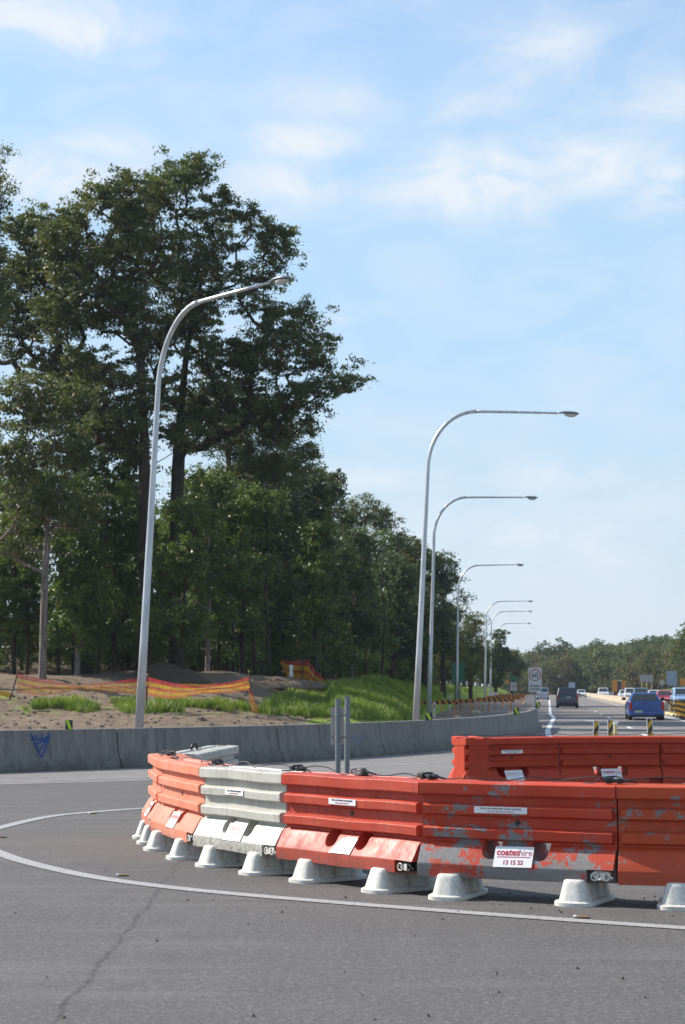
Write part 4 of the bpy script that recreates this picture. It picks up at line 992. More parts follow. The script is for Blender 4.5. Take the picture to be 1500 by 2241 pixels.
def ribbon(cols, Yf, name, parent, seed=1, ulen=24.):
    """cols: (px, ytop, ybot) surveyed along the fence"""
    rr = random.Random(seed); m = MB(); NV = 9; dense = []
    for (a, b) in zip(cols, cols[1:]):
        for k in range(5): dense.append(tuple(a[i] + (b[i] - a[i]) * k / 5 for i in range(len(a))))
    dense.append(cols[-1]); vs = []; uv = []
    for i, c in enumerate(dense):
        Y = c[3] if len(c) > 3 else Yf; A, B = AT(c[0], c[1], Y), AT(c[0], c[2], Y)
        for j in range(NV):
            v = j / (NV - 1); p = B.lerp(A, v); p.y += .10 * math.sin(v * 9 + i * .6) * math.sin(v * math.pi) + rr.uniform(-.02, .02); vs.append(p); uv.append((i / len(dense) * ulen, v))
    fs = [(i * NV + j, (i + 1) * NV + j, (i + 1) * NV + j + 1, i * NV + j + 1) for i in range(len(dense) - 1) for j in range(NV - 1)]
    m.add(vs, fs); me = m.mesh(name, False); ul = me.uv_layers.new(name='UVMap')
    for l in me.loops: ul.data[l.index].uv = uv[l.vertex_index]
    o = link(name, me, M_mesh, smooth='all')
    if parent: o.parent = parent; o.matrix_parent_inverse = Matrix.Translation(-Vector(parent.location))
    return o
def picket(px, ytop, ybot, lean_px, parent, Y=None):
    B = hit(px, ybot); 
    A = AT(px + lean_px, ytop, B.y if Y is None else Y)
    m = MB(); d = A - B; m.tube([B - d.normalized() * .15 - parent.location, A - parent.location], .034, 6); o = m.build('picket', M_picket, parent)
    m = MB(); m.tube([A - parent.location, A - parent.location + d.normalized() * .06], .03, 6); m.build('picket_cap', M_cap_y, o); return B.y
pl_ = hit(25, 1531); pm_ = hit(321, 1560); pr_ = hit(546, 1558)
ft = thing('mesh_fence', 'sagging orange and yellow mesh fence on dark pickets along the grass strip', 'fence', (pm_.x, pm_.y, pm_.z))
picket(22, 1464, 1531, 20, ft); picket(320, 1478, 1560, 3, ft); picket(548, 1470, 1558, -3, ft)
ya, yb, yc = pl_.y - .05, pm_.y - .05, pr_.y - .05
lerpY = lambda x: ya + (yb - ya) * (x - 25) / 296 if x < 321 else yb + (yc - yb) * (x - 321) / 225
ribbon([(x, a, b, lerpY(x)) for x, a, b in ((38, 1473, 1514), (70, 1481, 1521), (100, 1487, 1522), (140, 1494, 1516), (175, 1501, 1508), (215, 1495, 1513), (260, 1490, 1517), (300, 1484, 1520), (322, 1481, 1522), (350, 1488, 1527), (380, 1495, 1529), (405, 1499, 1526), (430, 1501, 1520), (470, 1498, 1517), (510, 1491, 1515), (547, 1481, 1511))], yb, 'netting', ft)
ribbon([(546, 1508, 1540, yc - .1), (551, 1512, 1558, yc - .1), (558, 1528, 1560, yc - .15), (566, 1552, 1561, yc - .2)], yc, 'loose_netting', ft, 2, 1.5)
ribbon([(398, 1496.5, 1500.5, yc + 1), (415, 1497, 1501.5, yc + 1), (440, 1498, 1503, yc + 1), (475, 1496, 1500, yc + 1)], yc, 'tape', ft, 3, 3).data.materials[0] = M_yellow
hp = hit(640, 1512); Y2 = hp.y + 4
ft2 = thing('mesh_fence', 'crumpled orange mesh fence remnant with a white notice, on top of the bank', 'fence', (hp.x, Y2, hp.z))
for (a, b, l) in ((634, 1506, 6), (614, 1532, -8), (663, 1495, 0), (703, 1500, -4)):
    B = AT(a, b, Y2); A = AT(a + l, b - 62, Y2); m = MB(); m.tube([B - ft2.location - Vector((0, 0, .7)), A - ft2.location], .03, 6); m.build('picket', M_picket, ft2)
ribbon([(615, 1445, 1456, Y2), (628, 1446, 1482, Y2 + .2), (642, 1446, 1490, Y2 - .2), (660, 1445, 1492, Y2 + .2), (674, 1444, 1496, Y2 - .5), (682, 1456, 1504, Y2 - 1.0), (690, 1468, 1510, Y2 - .3), (700, 1474, 1512, Y2 - .9), (714, 1494, 1508, Y2)], Y2, 'netting', ft2, 4, 7)
m = MB(); a, b = AT(634, 1481, Y2 - .1), AT(642, 1455, Y2 - .1); m.box(a.x, b.x, 0, .01, a.z, b.z); me = m.mesh('notice'); me.transform(Matrix.Translation((-ft2.location.x, -.25, -ft2.location.z))); link('notice', me, M_stick, ft2)
# leaning traffic board at the left edge
p = hit(2, 1530); m = MB(); m.box(-.5, .45, 0, .03, 0, .2, M=Matrix.Rotation(R(14), 4, 'Y')); o = m.build('fallen_board', M_yellow); o.location = p + Vector((0, 0, .15)); tag(o, 'yellow board end lying on the dirt at the left edge', 'board')

# mound of dark soil
def mound(px, py, wpx, h, lab, mat):
    from mathutils import noise
    p = hit(px, py); s = FPX / p.y; w = wpx / s / 2; m = MB(); n, k = 36, 12; vs = []; 
    for j in range(k + 1):
        r = j / k
        for i in range(n):
            a = 2 * math.pi * i / n; z = h * (math.cos(r * math.pi) * .5 + .5) ** .8; x, y = r * w * math.cos(a), r * w * .6 * math.sin(a)
            nz = noise.noise(Vector((x * .9, y * .9, 4))) * .25 * (1 - r * .6) + noise.noise(Vector((x * 3, y * 3, 4))) * .08
            vs.append((x, y, z + nz * h - (.3 if j == k else 0)))
    m.add(vs, [(j * n + i, j * n + (i + 1) % n, (j + 1) * n + (i + 1) % n, (j + 1) * n + i) for j in range(k) for i in range(n)]); o = m.build('soil_mound', mat, smooth='all'); o.location = (p.x, p.y + w * .5, ground_z(p.x, p.y)); o['kind'] = 'structure'
mound(350, 1490, 230, .95, '', M_dirt); mound(560, 1494, 330, .4, '', M_bank)
# road studs: flattened bits of amber reflector
for k, (px, py, lab) in enumerate(((272, 1917, 'amber scrap with a bright end beside the curved white line'), (1277, 2009, 'amber scrap on the line below the peeling barrier'), (6, 1833, 'amber scrap at the left edge inside the white curve'), (205, 1781, 'amber scrap near the far part of the white curve'))):
    m = MB(); m.box(-.045, .04, -.04, .04, .004, .014); m.box(-.07, -.046, -.022, .022, .004, .018, m=1); t = m.mesh('road_stud'); t.materials.append(flat('amber', (.20, .115, .05), .4)); t.materials.append(M_stick)
    o = link('road_stud', t, bevel=.006); o.location = G(px, py); o.rotation_euler = (0, 0, random.uniform(-.3, .5)); tag(o, lab, 'road marker', 'amber scraps on the road')
m = MB(); rr = random.Random(8)
for k in range(70):
    p = G(rr.uniform(950, 1500), rr.uniform(1955, 2015)) if k < 40 else G(rr.uniform(0, 1500), rr.uniform(1860, 2241)); s = rr.uniform(.004, .013); m.frustum(p.x, p.y, 0, s * 1.2, s, s * .8, s * .6, s * .5, n=6, p=2)
tag(m.build('gravel_bits', M_gravel), 'loose chips scattered on the road', 'gravel', kind='stuff')

# clods, stones and dead sticks on the verge
m = MB(); rr = random.Random(14); m2_ = MB()
for k in range(520):
    px, py = rr.uniform(-20, 760), rr.uniform(1500, 1596); h = hit(px, py); q = rr.uniform(.03, .11) * rr.uniform(.5, 1.3)
    a = rr.uniform(0, 3.14); ca, sa = math.cos(a), math.sin(a); vs = []
    for (x, y, z) in ((-1, -.7, 0), (.9, -.8, 0), (1.1, .6, 0), (-.8, .9, 0), (-.6, -.4, .8), (.5, -.5, .9), (.6, .4, .7), (-.5, .5, .95)):
        x *= q * rr.uniform(.8, 1.2); y *= q * rr.uniform(.7, 1.1); vs.append((h.x + x * ca - y * sa, h.y + x * sa + y * ca, h.z - .01 + z * q * rr.uniform(.5, 1)))
    m.add(vs, [(3, 2, 1, 0), (4, 5, 6, 7), (0, 1, 5, 4), (1, 2, 6, 5), (2, 3, 7, 6), (3, 0, 4, 7)])
for k in range(150):
    h = hit(rr.uniform(-20, 900), rr.uniform(1470, 1560)); a = rr.uniform(0, 6.28); L = rr.uniform(.2, .9)
    m2_.tube([h + Vector((0, 0, .02)), h + Vector((math.cos(a) * L * .5, math.sin(a) * L * .5, rr.uniform(.02, .12))), h + Vector((math.cos(a) * L, math.sin(a) * L, .03))], rr.uniform(.008, .02), 5)
tag(m.build('clods', M_gravel), 'clods and stones scattered over the dirt verge', 'stones', kind='stuff')
tag(m2_.build('dead_sticks', flat('dead_wood', (.16, .12, .09), .9)), 'dead sticks and bark littering the verge', 'sticks', kind='stuff')

# ------------------------------------------------------------------ trees
def mat_leaf(name, cols, yellow=.2, gloss=.42):
    t = NT(name); p = t.pos(); rnd = t.n('ObjectInfo').outputs['Random']
    a = t.noise(.32, p, 3, .5); b = t.noise(1.3, p, 4, .65); f = t.noise(19, p, 1); tuft = t.n('TexVoronoi', {'Vector': p, 'Scale': 1.1}).outputs['Color']
    tv = t.n('SeparateColor', {0: tuft}).outputs[0]
    c = t.mix(t.mr(a, .38, .62), cols[0], cols[1]); c = t.mix(t.mr(b, .45, .62, 0, .85), c, cols[2]); c = t.mix(t.mr(tv, .55, 1, 0, .7), c, tuple(x * .5 for x in cols[0]))
    c = t.mix(t.mr(tv, .35, 0, 0, .5), c, tuple(min(1, x * 1.5) for x in cols[2]))
    c = t.mix(t.mr(f, .62, .75, 0, yellow), c, (.20, .15, .04)); c = t.mix(t.math('MULTIPLY', rnd, .35), c, cols[3])
    t.set(Base_Color=c, Roughness=gloss + .12, Specular_IOR_Level=.4)
    tr = t.n('BsdfTranslucent', {'Color': t.mix(.4, c, (.20, .27, .03))}); mx = t.n('MixShader', {0: .34, 1: t.b.outputs[0], 2: tr.outputs[0]}); t.L(mx.outputs[0], t.out.inputs[0]); return t.m
L_euc = mat_leaf('gum_leaves', [(.045, .068, .022), (.09, .12, .034), (.15, .14, .045), (.055, .085, .036)], .45, .36)
L_und = mat_leaf('wattle_leaves', [(.045, .09, .018), (.10, .17, .028), (.15, .20, .035), (.05, .09, .025)], .35, .34)
L_drk = mat_leaf('dark_leaves', [(.030, .056, .026), (.048, .085, .034), (.08, .115, .04), (.034, .066, .04)], .15, .38)
L_far = mat_leaf('far_leaves', [(.038, .075, .024), (.08, .11, .03), (.16, .125, .036), (.045, .08, .034)], .45, .5)
def mat_bark(name, a, b):
    t = NT(name); q = t.noise(5, t.map(t.pos(), (2, 2, .35)), 6, .65); c = t.mix(t.mr(q, .35, .65), a, b); t.set(Base_Color=c, Roughness=.9, Specular_IOR_Level=.2); t.bump(q, .6, .05); return t.m
K_dark = mat_bark('dark_bark', (.030, .022, .018), (.07, .055, .042)); K_pale = mat_bark('pale_bark', (.10, .082, .068), (.27, .23, .20))

def tree_meshes(seed, lobes, trunk, r0, nclump, nleaf, leaf=(.17, .075), cl=(1.1, .7), loosen=1.0, kexp=.56, mind=.5, droop=.4, gap=None):
    """lobes: (x,y,z,rx,ry,rz,weight); trunk: list of points. returns leaf mesh and wood mesh"""
    rg = np.random.RandomState(seed)
    W = np.array([l[6] if len(l) > 6 else (l[3] * l[4] * l[5]) ** .72 for l in lobes], float); W /= W.sum()
    C = []; tries = 0
    while len(C) < nclump and tries < nclump * 30:
        tries += 1; l = lobes[rg.choice(len(lobes), p=W)]; v = rg.normal(size=3); v /= np.linalg.norm(v); r = rg.uniform(.15, 1.12) ** .42
        p = np.array(l[:3]) + v * r * np.array(l[3:6])
        if v[2] < -.3 and rg.rand() < .45: continue
        if gap is not None and mnoise.noise(Vector(p * gap[0]) + Vector((seed, 0, 0))) < gap[1]: continue
        if all(np.sum((p - q) ** 2) > (cl[0] * mind) ** 2 for q in C): C.append(p)
    C = np.array(C)
    T = [np.array(p, float) for p in trunk]; TD = []
    for a, b in zip(T, T[1:]):
        for k in range(6): TD.append(a + (b - a) * k / 6)
    TD.append(T[-1]); nodes = [p for p in TD]; par = [-1] + list(range(len(TD) - 1)); 
    tb_ = T[-1]; start = max(2, int(len(TD) * .42)); ctr = TD[start]
    order = np.argsort(np.linalg.norm((C - ctr) * np.array([1, 1, .8]), axis=1)); ends = []
    NP = list(range(start, len(TD)))
    for ci in order:
        p = C[ci]; Q = np.array([nodes[i] for i in NP]); d = p - Q; dist = np.linalg.norm(d, axis=1); pen = np.maximum(0, Q[:, 2] - p[2]) * 1.6 + np.abs(d[:, 2] < .35 * dist) * .35 * dist
        depthpen = np.linalg.norm(Q - ctr, axis=1) * .06
        k = NP[int(np.argmin(dist + pen + depthpen))]; a = nodes[k]; L = np.linalg.norm(p - a); n = max(2, min(7, int(L / .8) + 1)); prev = k
        mid = (a + p) / 2 + np.array([0, 0, -.10 * L]) + rg.normal(size=3) * .07 * L
        for s in range(1, n + 1):
            t = s / n; q = (1 - t) ** 2 * a + 2 * t * (1 - t) * mid + t * t * p + (rg.normal(size=3) * .05 * L / n if s < n else 0)
            nodes.append(q); par.append(prev); prev = len(nodes) - 1; NP.append(prev)
        ends.append(prev)
    N = len(nodes); w = np.zeros(N); 
    for e in ends: w[e] += 1
    for i in range(N - 1, 0, -1): w[par[i]] += max(w[i], .0)
    w = np.maximum(w, 1); P = np.array(nodes); rad = r0 * (w / w.max()) ** kexp; rad = np.maximum(rad, .012)
    tl0 = len(TD)                                       # flare the butt
    for i in range(tl0): rad[i] = max(rad[i], r0 * (1 - .72 * i / tl0))
    rad[0] *= 1.35; 
    if tl0 > 1: rad[1] *= 1.12
    k = 7; E = [(par[i], i) for i in range(1, N)]; ang = np.arange(k) * 2 * np.pi / k
    A = P[[e[0] for e in E]]; B = P[[e[1] for e in E]]; D = B - A; Ln = np.linalg.norm(D, axis=1, keepdims=True) + 1e-6; D = D / Ln
    up = np.where(np.abs(D[:, 2:3]) > .9, np.array([[1., 0, 0]]), np.array([[0, 0, 1.]])); U = np.cross(D, up); U /= np.linalg.norm(U, axis=1, keepdims=True); V = np.cross(D, U)
    ra = np.array([rad[e[0]] if e[1] < tl0 else min(rad[e[0]], rad[e[1]] * 1.25) for e in E]); rb = rad[[e[1] for e in E]]
    cs, sn = np.cos(ang), np.sin(ang)
    ext = np.array([0. if (e[1] < tl0) else .3 for e in E])[:, None, None]
    ringA = A[:, None] - D[:, None] * (ra[:, None, None] * ext) + (U[:, None] * cs[None, :, None] + V[:, None] * sn[None, :, None]) * ra[:, None, None]
    ringB = B[:, None] + (U[:, None] * cs[None, :, None] + V[:, None] * sn[None, :, None]) * rb[:, None, None]
    vs = np.concatenate([ringA, ringB], axis=1).reshape(-1, 3); ne = len(E); base = (np.arange(ne) * 2 * k)[:, None, None]
    i0 = np.arange(k); q = np.stack([i0, (i0 + 1) % k, (i0 + 1) % k + k, i0 + k], axis=1)[None] + base; wood = np_mesh('trunk', vs, q.reshape(-1, 4), True)
    # leaves
    pts = []; outv = []
    for c in C:
        m = max(6, int(nleaf * rg.uniform(.45, 1.5))); s = rg.uniform(.65, 1.25)
        ns = rg.randint(4, 8); sub = rg.normal(size=(ns, 3)) * np.array([cl[0], cl[0], cl[1]]) * .42 * s
        ids = rg.randint(0, ns, m); g = sub[ids] + rg.normal(size=(m, 3)) * np.array([cl[0], cl[0], cl[1] * .8]) * .22 * s * loosen
        pts.append(c + g + np.array([0, 0, .1]))
    pt = np.concatenate(pts); m = len(pt)
    d = rg.normal(size=(m, 3)); d[:, 2] -= droop; d /= np.linalg.norm(d, axis=1, keepdims=True)
    e = rg.normal(size=(m, 3)); e = np.cross(d, e); e /= np.linalg.norm(e, axis=1, keepdims=True) + 1e-9
    sz = rg.uniform(.6, 1.35, (m, 1)); l = d * leaf[0] * sz; wv = e * leaf[1] * sz
    q4 = np.stack([pt - l * .5, pt + wv * .5 - l * .05, pt + l * .5, pt - wv * .5 - l * .05], axis=1).reshape(-1, 3)
    lv = np_mesh('crown', q4, np.arange(m * 4).reshape(-1, 4), False)
    return lv, wood
def np_mesh(name, vs, quads, smooth):
    me = bpy.data.meshes.new(name); n, f = len(vs), len(quads); me.vertices.add(n); me.vertices.foreach_set('co', np.ascontiguousarray(vs, dtype=np.float32).ravel())
    me.loops.add(f * 4); me.loops.foreach_set('vertex_index', np.ascontiguousarray(quads, dtype=np.int32).ravel())
    me.polygons.add(f); me.polygons.foreach_set('loop_start', np.arange(f, dtype=np.int32) * 4); me.polygons.foreach_set('use_smooth', np.full(f, smooth)); me.update(calc_edges=True); me.validate(); return me
def place_tree(name, meshes, lm, km, loc, label, group, rz=0, s=1, cat='tree', sz=None):
    t = thing(name, label, cat, loc, rz, group); t.scale = (s, s, sz or s)
    if not meshes[0].materials: meshes[0].materials.append(lm); meshes[1].materials.append(km)
    o = link('crown', meshes[0], None, t); link('trunk', meshes[1], None, t)
    return t
LM = [(-400, 'beyond the left edge of the photo'), (20, 'at the far left edge'), (60, 'above the left end of the mesh fence'), (110, 'behind the pale forked trunk'), (160, 'right of the pale forked trunk'), (215, 'above the pinched mesh fence'), (265, 'a little left of the nearest lamp pole'), (310, 'behind the nearest lamp pole'), (350, 'above the dark soil mound'), (400, 'under the tallest gum tree'), (450, 'above the right half of the mesh fence'), (500, 'near the mesh fence right end'), (550, 'above the right end of the mesh fence'), (600, 'left of the crumpled fence remnant'), (650, 'behind the crumpled fence remnant'), (700, 'right of the crumpled fence remnant'), (750, 'above the pair of steel posts'), (800, 'right of the steel posts'), (850, 'left of the second lamp pole'), (905, 'behind the second lamp pole'), (940, 'behind the third lamp pole'), (975, 'left of the large green sign'), (1005, 'behind the large green sign'), (1040, 'right of the large green sign'), (1065, 'behind the fifth lamp pole'), (1085, 'behind the seventh lamp pole'), (1105, 'right of the far lamps'), (1125, 'behind the small green panel'), (1145, 'left of the 60 sign'), (1170, 'behind the 60 sign'), (1190, 'above the silver blue ute'), (1205, 'left of the navy car'), (1222, 'left above the navy car'), (1240, 'above the navy car'), (1258, 'above the small blue sign'), (1275, 'above the farthest white car'), (1292, 'right of the farthest white car'), (1308, 'left of the lone white ute'), (1323, 'above the lone white ute'), (1340, 'above the orange truck left panel'), (1356, 'behind the orange truck'), (1372, 'right of the orange truck'), (1388, 'above the oncoming queue'), (1402, 'left of the beige sign'), (1417, 'behind the beige sign'), (1434, 'right of the beige sign'), (1450, 'behind the diamond sign'), (1466, 'left of the blue grey sign'), (1480, 'behind the blue grey sign'), (1494, 'behind the orange works sign'), (1510, 'at the right edge of the photo'), (1600, 'beyond the right edge of the photo')]
USED = {}
def where(px): return min(LM, key=lambda l: abs(l[0] - px))[1]
def uniq(lab):
    USED[lab] = USED.get(lab, 0) + 1
    return lab
# --- surveyed trees: built lobe by lobe in the picture's scale, at their own distance
def survey_tree(name, label, Y, base_px, trunk_px, lobes_px, r0, nclump, nleaf, seed, lm, km, group, **kw):
    bx = AT(base_px, 1480, Y).x; bz = ground_z(bx, Y) - .15; O = Vector((bx, Y, bz)); s = Y / FPX
    tr = [(0, 0, 0)] + [tuple(AT(x, y, Y + (dz if dz else 0)) - O) for (x, y, dz) in trunk_px]
    lb = []
    for l in lobes_px:
        (x, y, rx, ry), dz = l[:4], (l[4] if len(l) > 4 else 0); c = AT(x, y, Y + dz) - O; lb.append((c.x, c.y, c.z, rx * s, max(rx * s * .75, 2.0), ry * s))
    ms = tree_meshes(seed, lb, tr, r0, nclump, nleaf, **kw); return place_tree(name, ms, lm, km, O, label, group)
TG = 'tall gum trees at the edge of the forest'
survey_tree('gum_tree', 'tallest dark gum tree, its crown behind the nearest lamp head', 96, 385, [(384, 1300, 0), (388, 1090, 0), (396, 900, 0), (410, 760, 0), (440, 620, 0)],
            [(400, 460, 110, 95), (330, 430, 70, 45), (430, 390, 55, 35), (520, 500, 75, 60), (610, 530, 48, 36), (560, 620, 100, 60), (480, 640, 110, 80), (630, 700, 60, 50), (600, 780, 120, 75), (690, 780, 42, 40), (765, 832, 34, 22), (720, 850, 40, 25), (660, 880, 60, 45), (620, 930, 80, 45), (500, 830, 120, 100), (460, 740, 120, 90), (400, 600, 90, 70), (520, 930, 90, 50), (430, 940, 60, 50), (420, 860, 70, 60), (360, 760, 60, 70)],
            .36, 560, 190, 11, L_euc, K_dark, TG, gap=(.5, -.09), cl=(.92, .56), leaf=(.19, .085), mind=.6, loosen=.8, kexp=.49)
survey_tree('gum_tree', 'dark twin stemmed gum tree just left of the nearest lamp pole', 93, 318, [(317, 1300, 0), (318, 1100, 0), (316, 950, 0), (308, 800, 0), (290, 680, 0)],
            [(300, 430, 70, 50), (230, 470, 75, 55), (290, 540, 100, 70), (200, 580, 90, 70), (150, 510, 60, 45), (240, 680, 100, 60), (160, 700, 80, 60), (280, 880, 90, 55), (250, 960, 80, 50), (360, 960, 55, 45), (320, 720, 60, 50), (230, 800, 100, 50), (330, 620, 70, 60)],
            .32, 400, 185, 12, L_euc, K_dark, TG, gap=(.5, -.09), cl=(.92, .56), leaf=(.19, .085), mind=.6, loosen=.8, kexp=.49)
survey_tree('gum_tree', 'broad gum tree at the upper left, left of the twin stemmed one', 98, 190, [(188, 1300, 0), (180, 1100, 0), (160, 950, 0), (140, 800, 0), (110, 650, 0)],
            [(90, 510, 75, 45), (40, 540, 60, 60), (130, 590, 80, 60), (60, 640, 80, 60), (0, 600, 50, 60), (20, 720, 70, 60), (110, 700, 70, 50), (-50, 640, 60, 80), (60, 800, 90, 40), (170, 830, 80, 50), (150, 930, 80, 60), (210, 900, 60, 60)],
            .29, 350, 180, 13, L_euc, K_dark, TG, gap=(.5, -.09), cl=(.92, .56), leaf=(.19, .085), mind=.6, loosen=.8, kexp=.49)
survey_tree('gum_tree', 'pale trunked forked gum tree at the left, standing forward on the dirt', 87, 93, [(95, 1400, 0), (98, 1290, 0), (103, 1180, 0), (110, 1050, 0), (120, 960, 0)],
            [(60, 900, 70, 50), (120, 880, 80, 50), (40, 1000, 70, 60), (150, 1000, 60, 50), (20, 880, 60, 60), (80, 1100, 70, 60), (30, 1180, 45, 45), (170, 1120, 50, 50), (-20, 960, 50, 80)],
            .185, 170, 150, 14, L_euc, K_pale, TG, gap=(.5, -.1), cl=(.8, .55), mind=.6, leaf=(.19, .09), kexp=.5)
survey_tree('gum_tree', 'gum tree mostly beyond the left edge, its twigs poking in', 84, -70, [(-72, 1200, 0), (-75, 900, 0), (-75, 640, 0)],
            [(-30, 390, 50, 50), (-60, 470, 60, 60), (-90, 560, 80, 80), (-22, 470, 28, 28), (-80, 420, 50, 50), (-20, 660, 40, 60)], .32, 100, 260, 15, L_euc, K_dark, TG, cl=(.95, .7))
survey_tree('gum_tree', 'pale limbed gum tree behind the tallest one, above the young wattles', 108, 505, [(505, 1250, 0), (503, 1080, 0), (500, 1000, 0), (512, 930, 0)],
            [(560, 960, 90, 50), (480, 900, 100, 60), (640, 1000, 50, 40), (560, 1050, 90, 50)], .3, 110, 330, 16, L_euc, K_pale, TG, cl=(1.2, .8))
# wall of younger trees
YG = 'young trees in the forest edge'
mid = [
 (455, 100, [(455, 1090, 60, 60), (430, 1180, 75, 70), (480, 1250, 80, 90), (440, 1340, 70, 60)], L_und, 'bright green young wattle right of the nearest lamp pole', 130),
 (400, 92, [(400, 1140, 45, 45), (390, 1240, 60, 70), (380, 1350, 60, 60)], L_und, 'light green wattle touching the nearest lamp pole', 90),
 (250, 96, [(250, 1020, 75, 50), (230, 1100, 90, 70), (260, 1200, 80, 70), (240, 1320, 80, 80)], L_und, 'olive green young tree between the pale trunk and the lamp pole', 140),
 (170, 92, [(170, 1210, 60, 50), (180, 1300, 65, 60), (160, 1380, 60, 45)], L_und, 'low bushy tree right of the pale trunk', 80),
 (30, 94, [(30, 1130, 70, 80), (10, 1250, 70, 70), (40, 1350, 70, 50)], L_und, 'green young tree left of the pale trunk', 100),
 (575, 112, [(590, 1040, 75, 55), (600, 1120, 70, 70), (570, 1220, 80, 80), (590, 1320, 80, 70)], L_drk, 'dark young tree in the middle of the forest edge', 140),
 (655, 118, [(680, 1070, 55, 40), (660, 1110, 65, 60), (650, 1200, 70, 80), (640, 1310, 75, 70)], L_drk, 'dense dark tree left of the notch in the skyline', 140),
 (530, 104, [(540, 1120, 55, 60), (530, 1230, 65, 80), (520, 1350, 70, 55)], L_und, 'mid green tree in front of the dark ones', 100),
 (710, 122, [(715, 1075, 40, 36), (720, 1140, 50, 60), (700, 1230, 60, 70), (690, 1330, 70, 60)], L_drk, 'dark rounded tree on the skyline step right of the tall gums', 120),
 (770, 132, [(770, 1210, 45, 50), (760, 1290, 60, 60), (770, 1370, 60, 50)], L_drk, 'dark low tree below the wispy gum', 100),
 (690, 116, [(700, 1180, 40, 40), (690, 1260, 45, 60), (680, 1340, 50, 50)], L_und, 'yellowish young tree standing before the dark skyline step', 70),
]
for k, (bx, Y, lb, lm, lab, nc) in enumerate(mid):
    top = min(l[1] - l[3] for l in lb)
    survey_tree('young_tree', lab, Y, bx, [(bx, 1400, 0), (bx + 5, 1300, 0), (lb[0][0], lb[0][1] + 30, 0)], lb, .14, int(nc * 1.7), 125, 30 + k, lm, K_dark if k % 3 else K_pale, YG, gap=(.6, -.12), cl=(.72, .58), leaf=(.19, .11), loosen=.95, mind=.6, kexp=.5)
FG = 'gum trees receding along the road'
far = [
 (790, 170, [(800, 1120, 40, 28), (775, 1150, 35, 30), (830, 1150, 40, 35), (800, 1200, 45, 40), (850, 1190, 40, 30)], L_euc, 'wispy grey green gum on the skyline right of the dark step', 75, 90),
 (880, 175, [(880, 1200, 50, 25), (860, 1250, 60, 45), (920, 1220, 45, 35), (900, 1300, 60, 50)], L_far, 'rounded olive gum behind the second lamp pole', 100, 110),
 (970, 170, [(970, 1240, 38, 28), (990, 1270, 26, 22), (950, 1290, 45, 30), (1012, 1310, 12, 14), (960, 1350, 45, 40)], L_drk, 'open crowned gum reaching out past the third lamp pole', 75, 110),
 (860, 150, [(850, 1270, 55, 50), (840, 1350, 60, 50), (880, 1400, 50, 40)], L_drk, 'dark tree above the grassy bank', 100, 120),
 (930, 165, [(930, 1330, 50, 45), (940, 1400, 50, 45), (900, 1430, 45, 35)], L_drk, 'dark tree behind the second and third poles', 90, 120),
 (1030, 215, [(1035, 1370, 28, 24), (1020, 1400, 35, 30), (1040, 1440, 35, 35), (1010, 1460, 35, 30)], L_far, 'brownish gum behind the large green sign', 90, 100),
 (1000, 190, [(1000, 1360, 28, 30), (985, 1410, 30, 35), (995, 1460, 35, 30)], L_far, 'olive tree left of the large green sign', 80, 100),
 (1085, 270, [(1085, 1400, 24, 18), (1075, 1430, 30, 24), (1100, 1450, 26, 22), (1080, 1480, 35, 20)], L_drk, 'dark gum behind the three far lamps', 80, 110),
 (1120, 330, [(1110, 1440, 20, 15), (1125, 1460, 24, 20), (1110, 1485, 28, 16)], L_far, 'small far tree left of the speed sign', 60, 120)]
for k, (bx, Y, lb, lm, lab, nc, nl) in enumerate(far):
    survey_tree('gum_tree', lab, Y, bx, [(bx, 1470, 0), (bx, 1400 if Y < 200 else 1470, 0), (lb[0][0], lb[0][1] + 15, 0)], lb, .25, int(nc * 1.5), nl, 60 + k, lm, K_dark, FG, gap=(.4, -.08), cl=(1.05, .7), leaf=(.26, .12) if Y < 250 else (.4, .2), loosen=.95, mind=.55)
# filler rows inside the forest, from a few prototypes
rg = random.Random(21)
def proto(seed, h, w, nl=60, nc=70, leaf=(.30, .15), low=.25):
    return tree_meshes(seed, [(0, 0, h * .82, w * .7, w * .7, h * .16), (w * .2, .3, h * .66, w, w, h * .16), (-w * .2, -.3, h * .5, w * .95, w * .95, h * .18), (0, 0, h * (low + .1), w * .8, w * .8, h * .13)], [(0, 0, 0), (.1, 0, h * .35), (-.1, .1, h * .7), (0, 0, h * .9)], .17, nc, nl, leaf=leaf, cl=(1.1, .85), loosen=1.25)
PR = [proto(101, 15, 2.9), proto(102, 13, 2.6), proto(103, 17, 3.1), proto(104, 11, 2.5, low=.15)]
for i, pm in enumerate(PR): pm[0].materials.append([L_drk, L_und, L_drk, L_und][i]); pm[1].materials.append([K_dark, K_dark, K_pale, K_dark][i])
cnt = 0
def shade_tree(x, y, i, s, lab, grp, zf=ground_z, name='forest_tree', rz=None, sz=None):
    t = thing(name, lab, 'tree', (x, y, zf(x, y) - .1), rg.uniform(0, 6.28) if rz is None else rz, grp); t.scale = (s, s, sz or s); link('crown', PR[i][0], None, t); link('trunk', PR[i][1], None, t); return t
edge = [(-40, 94), (-22, 95), (-14, 98), (-6, 108), (-1.5, 120), (1.5, 136), (4.5, 158), (8, 188), (12, 232), (18, 290), (26, 350), (40, 470)]
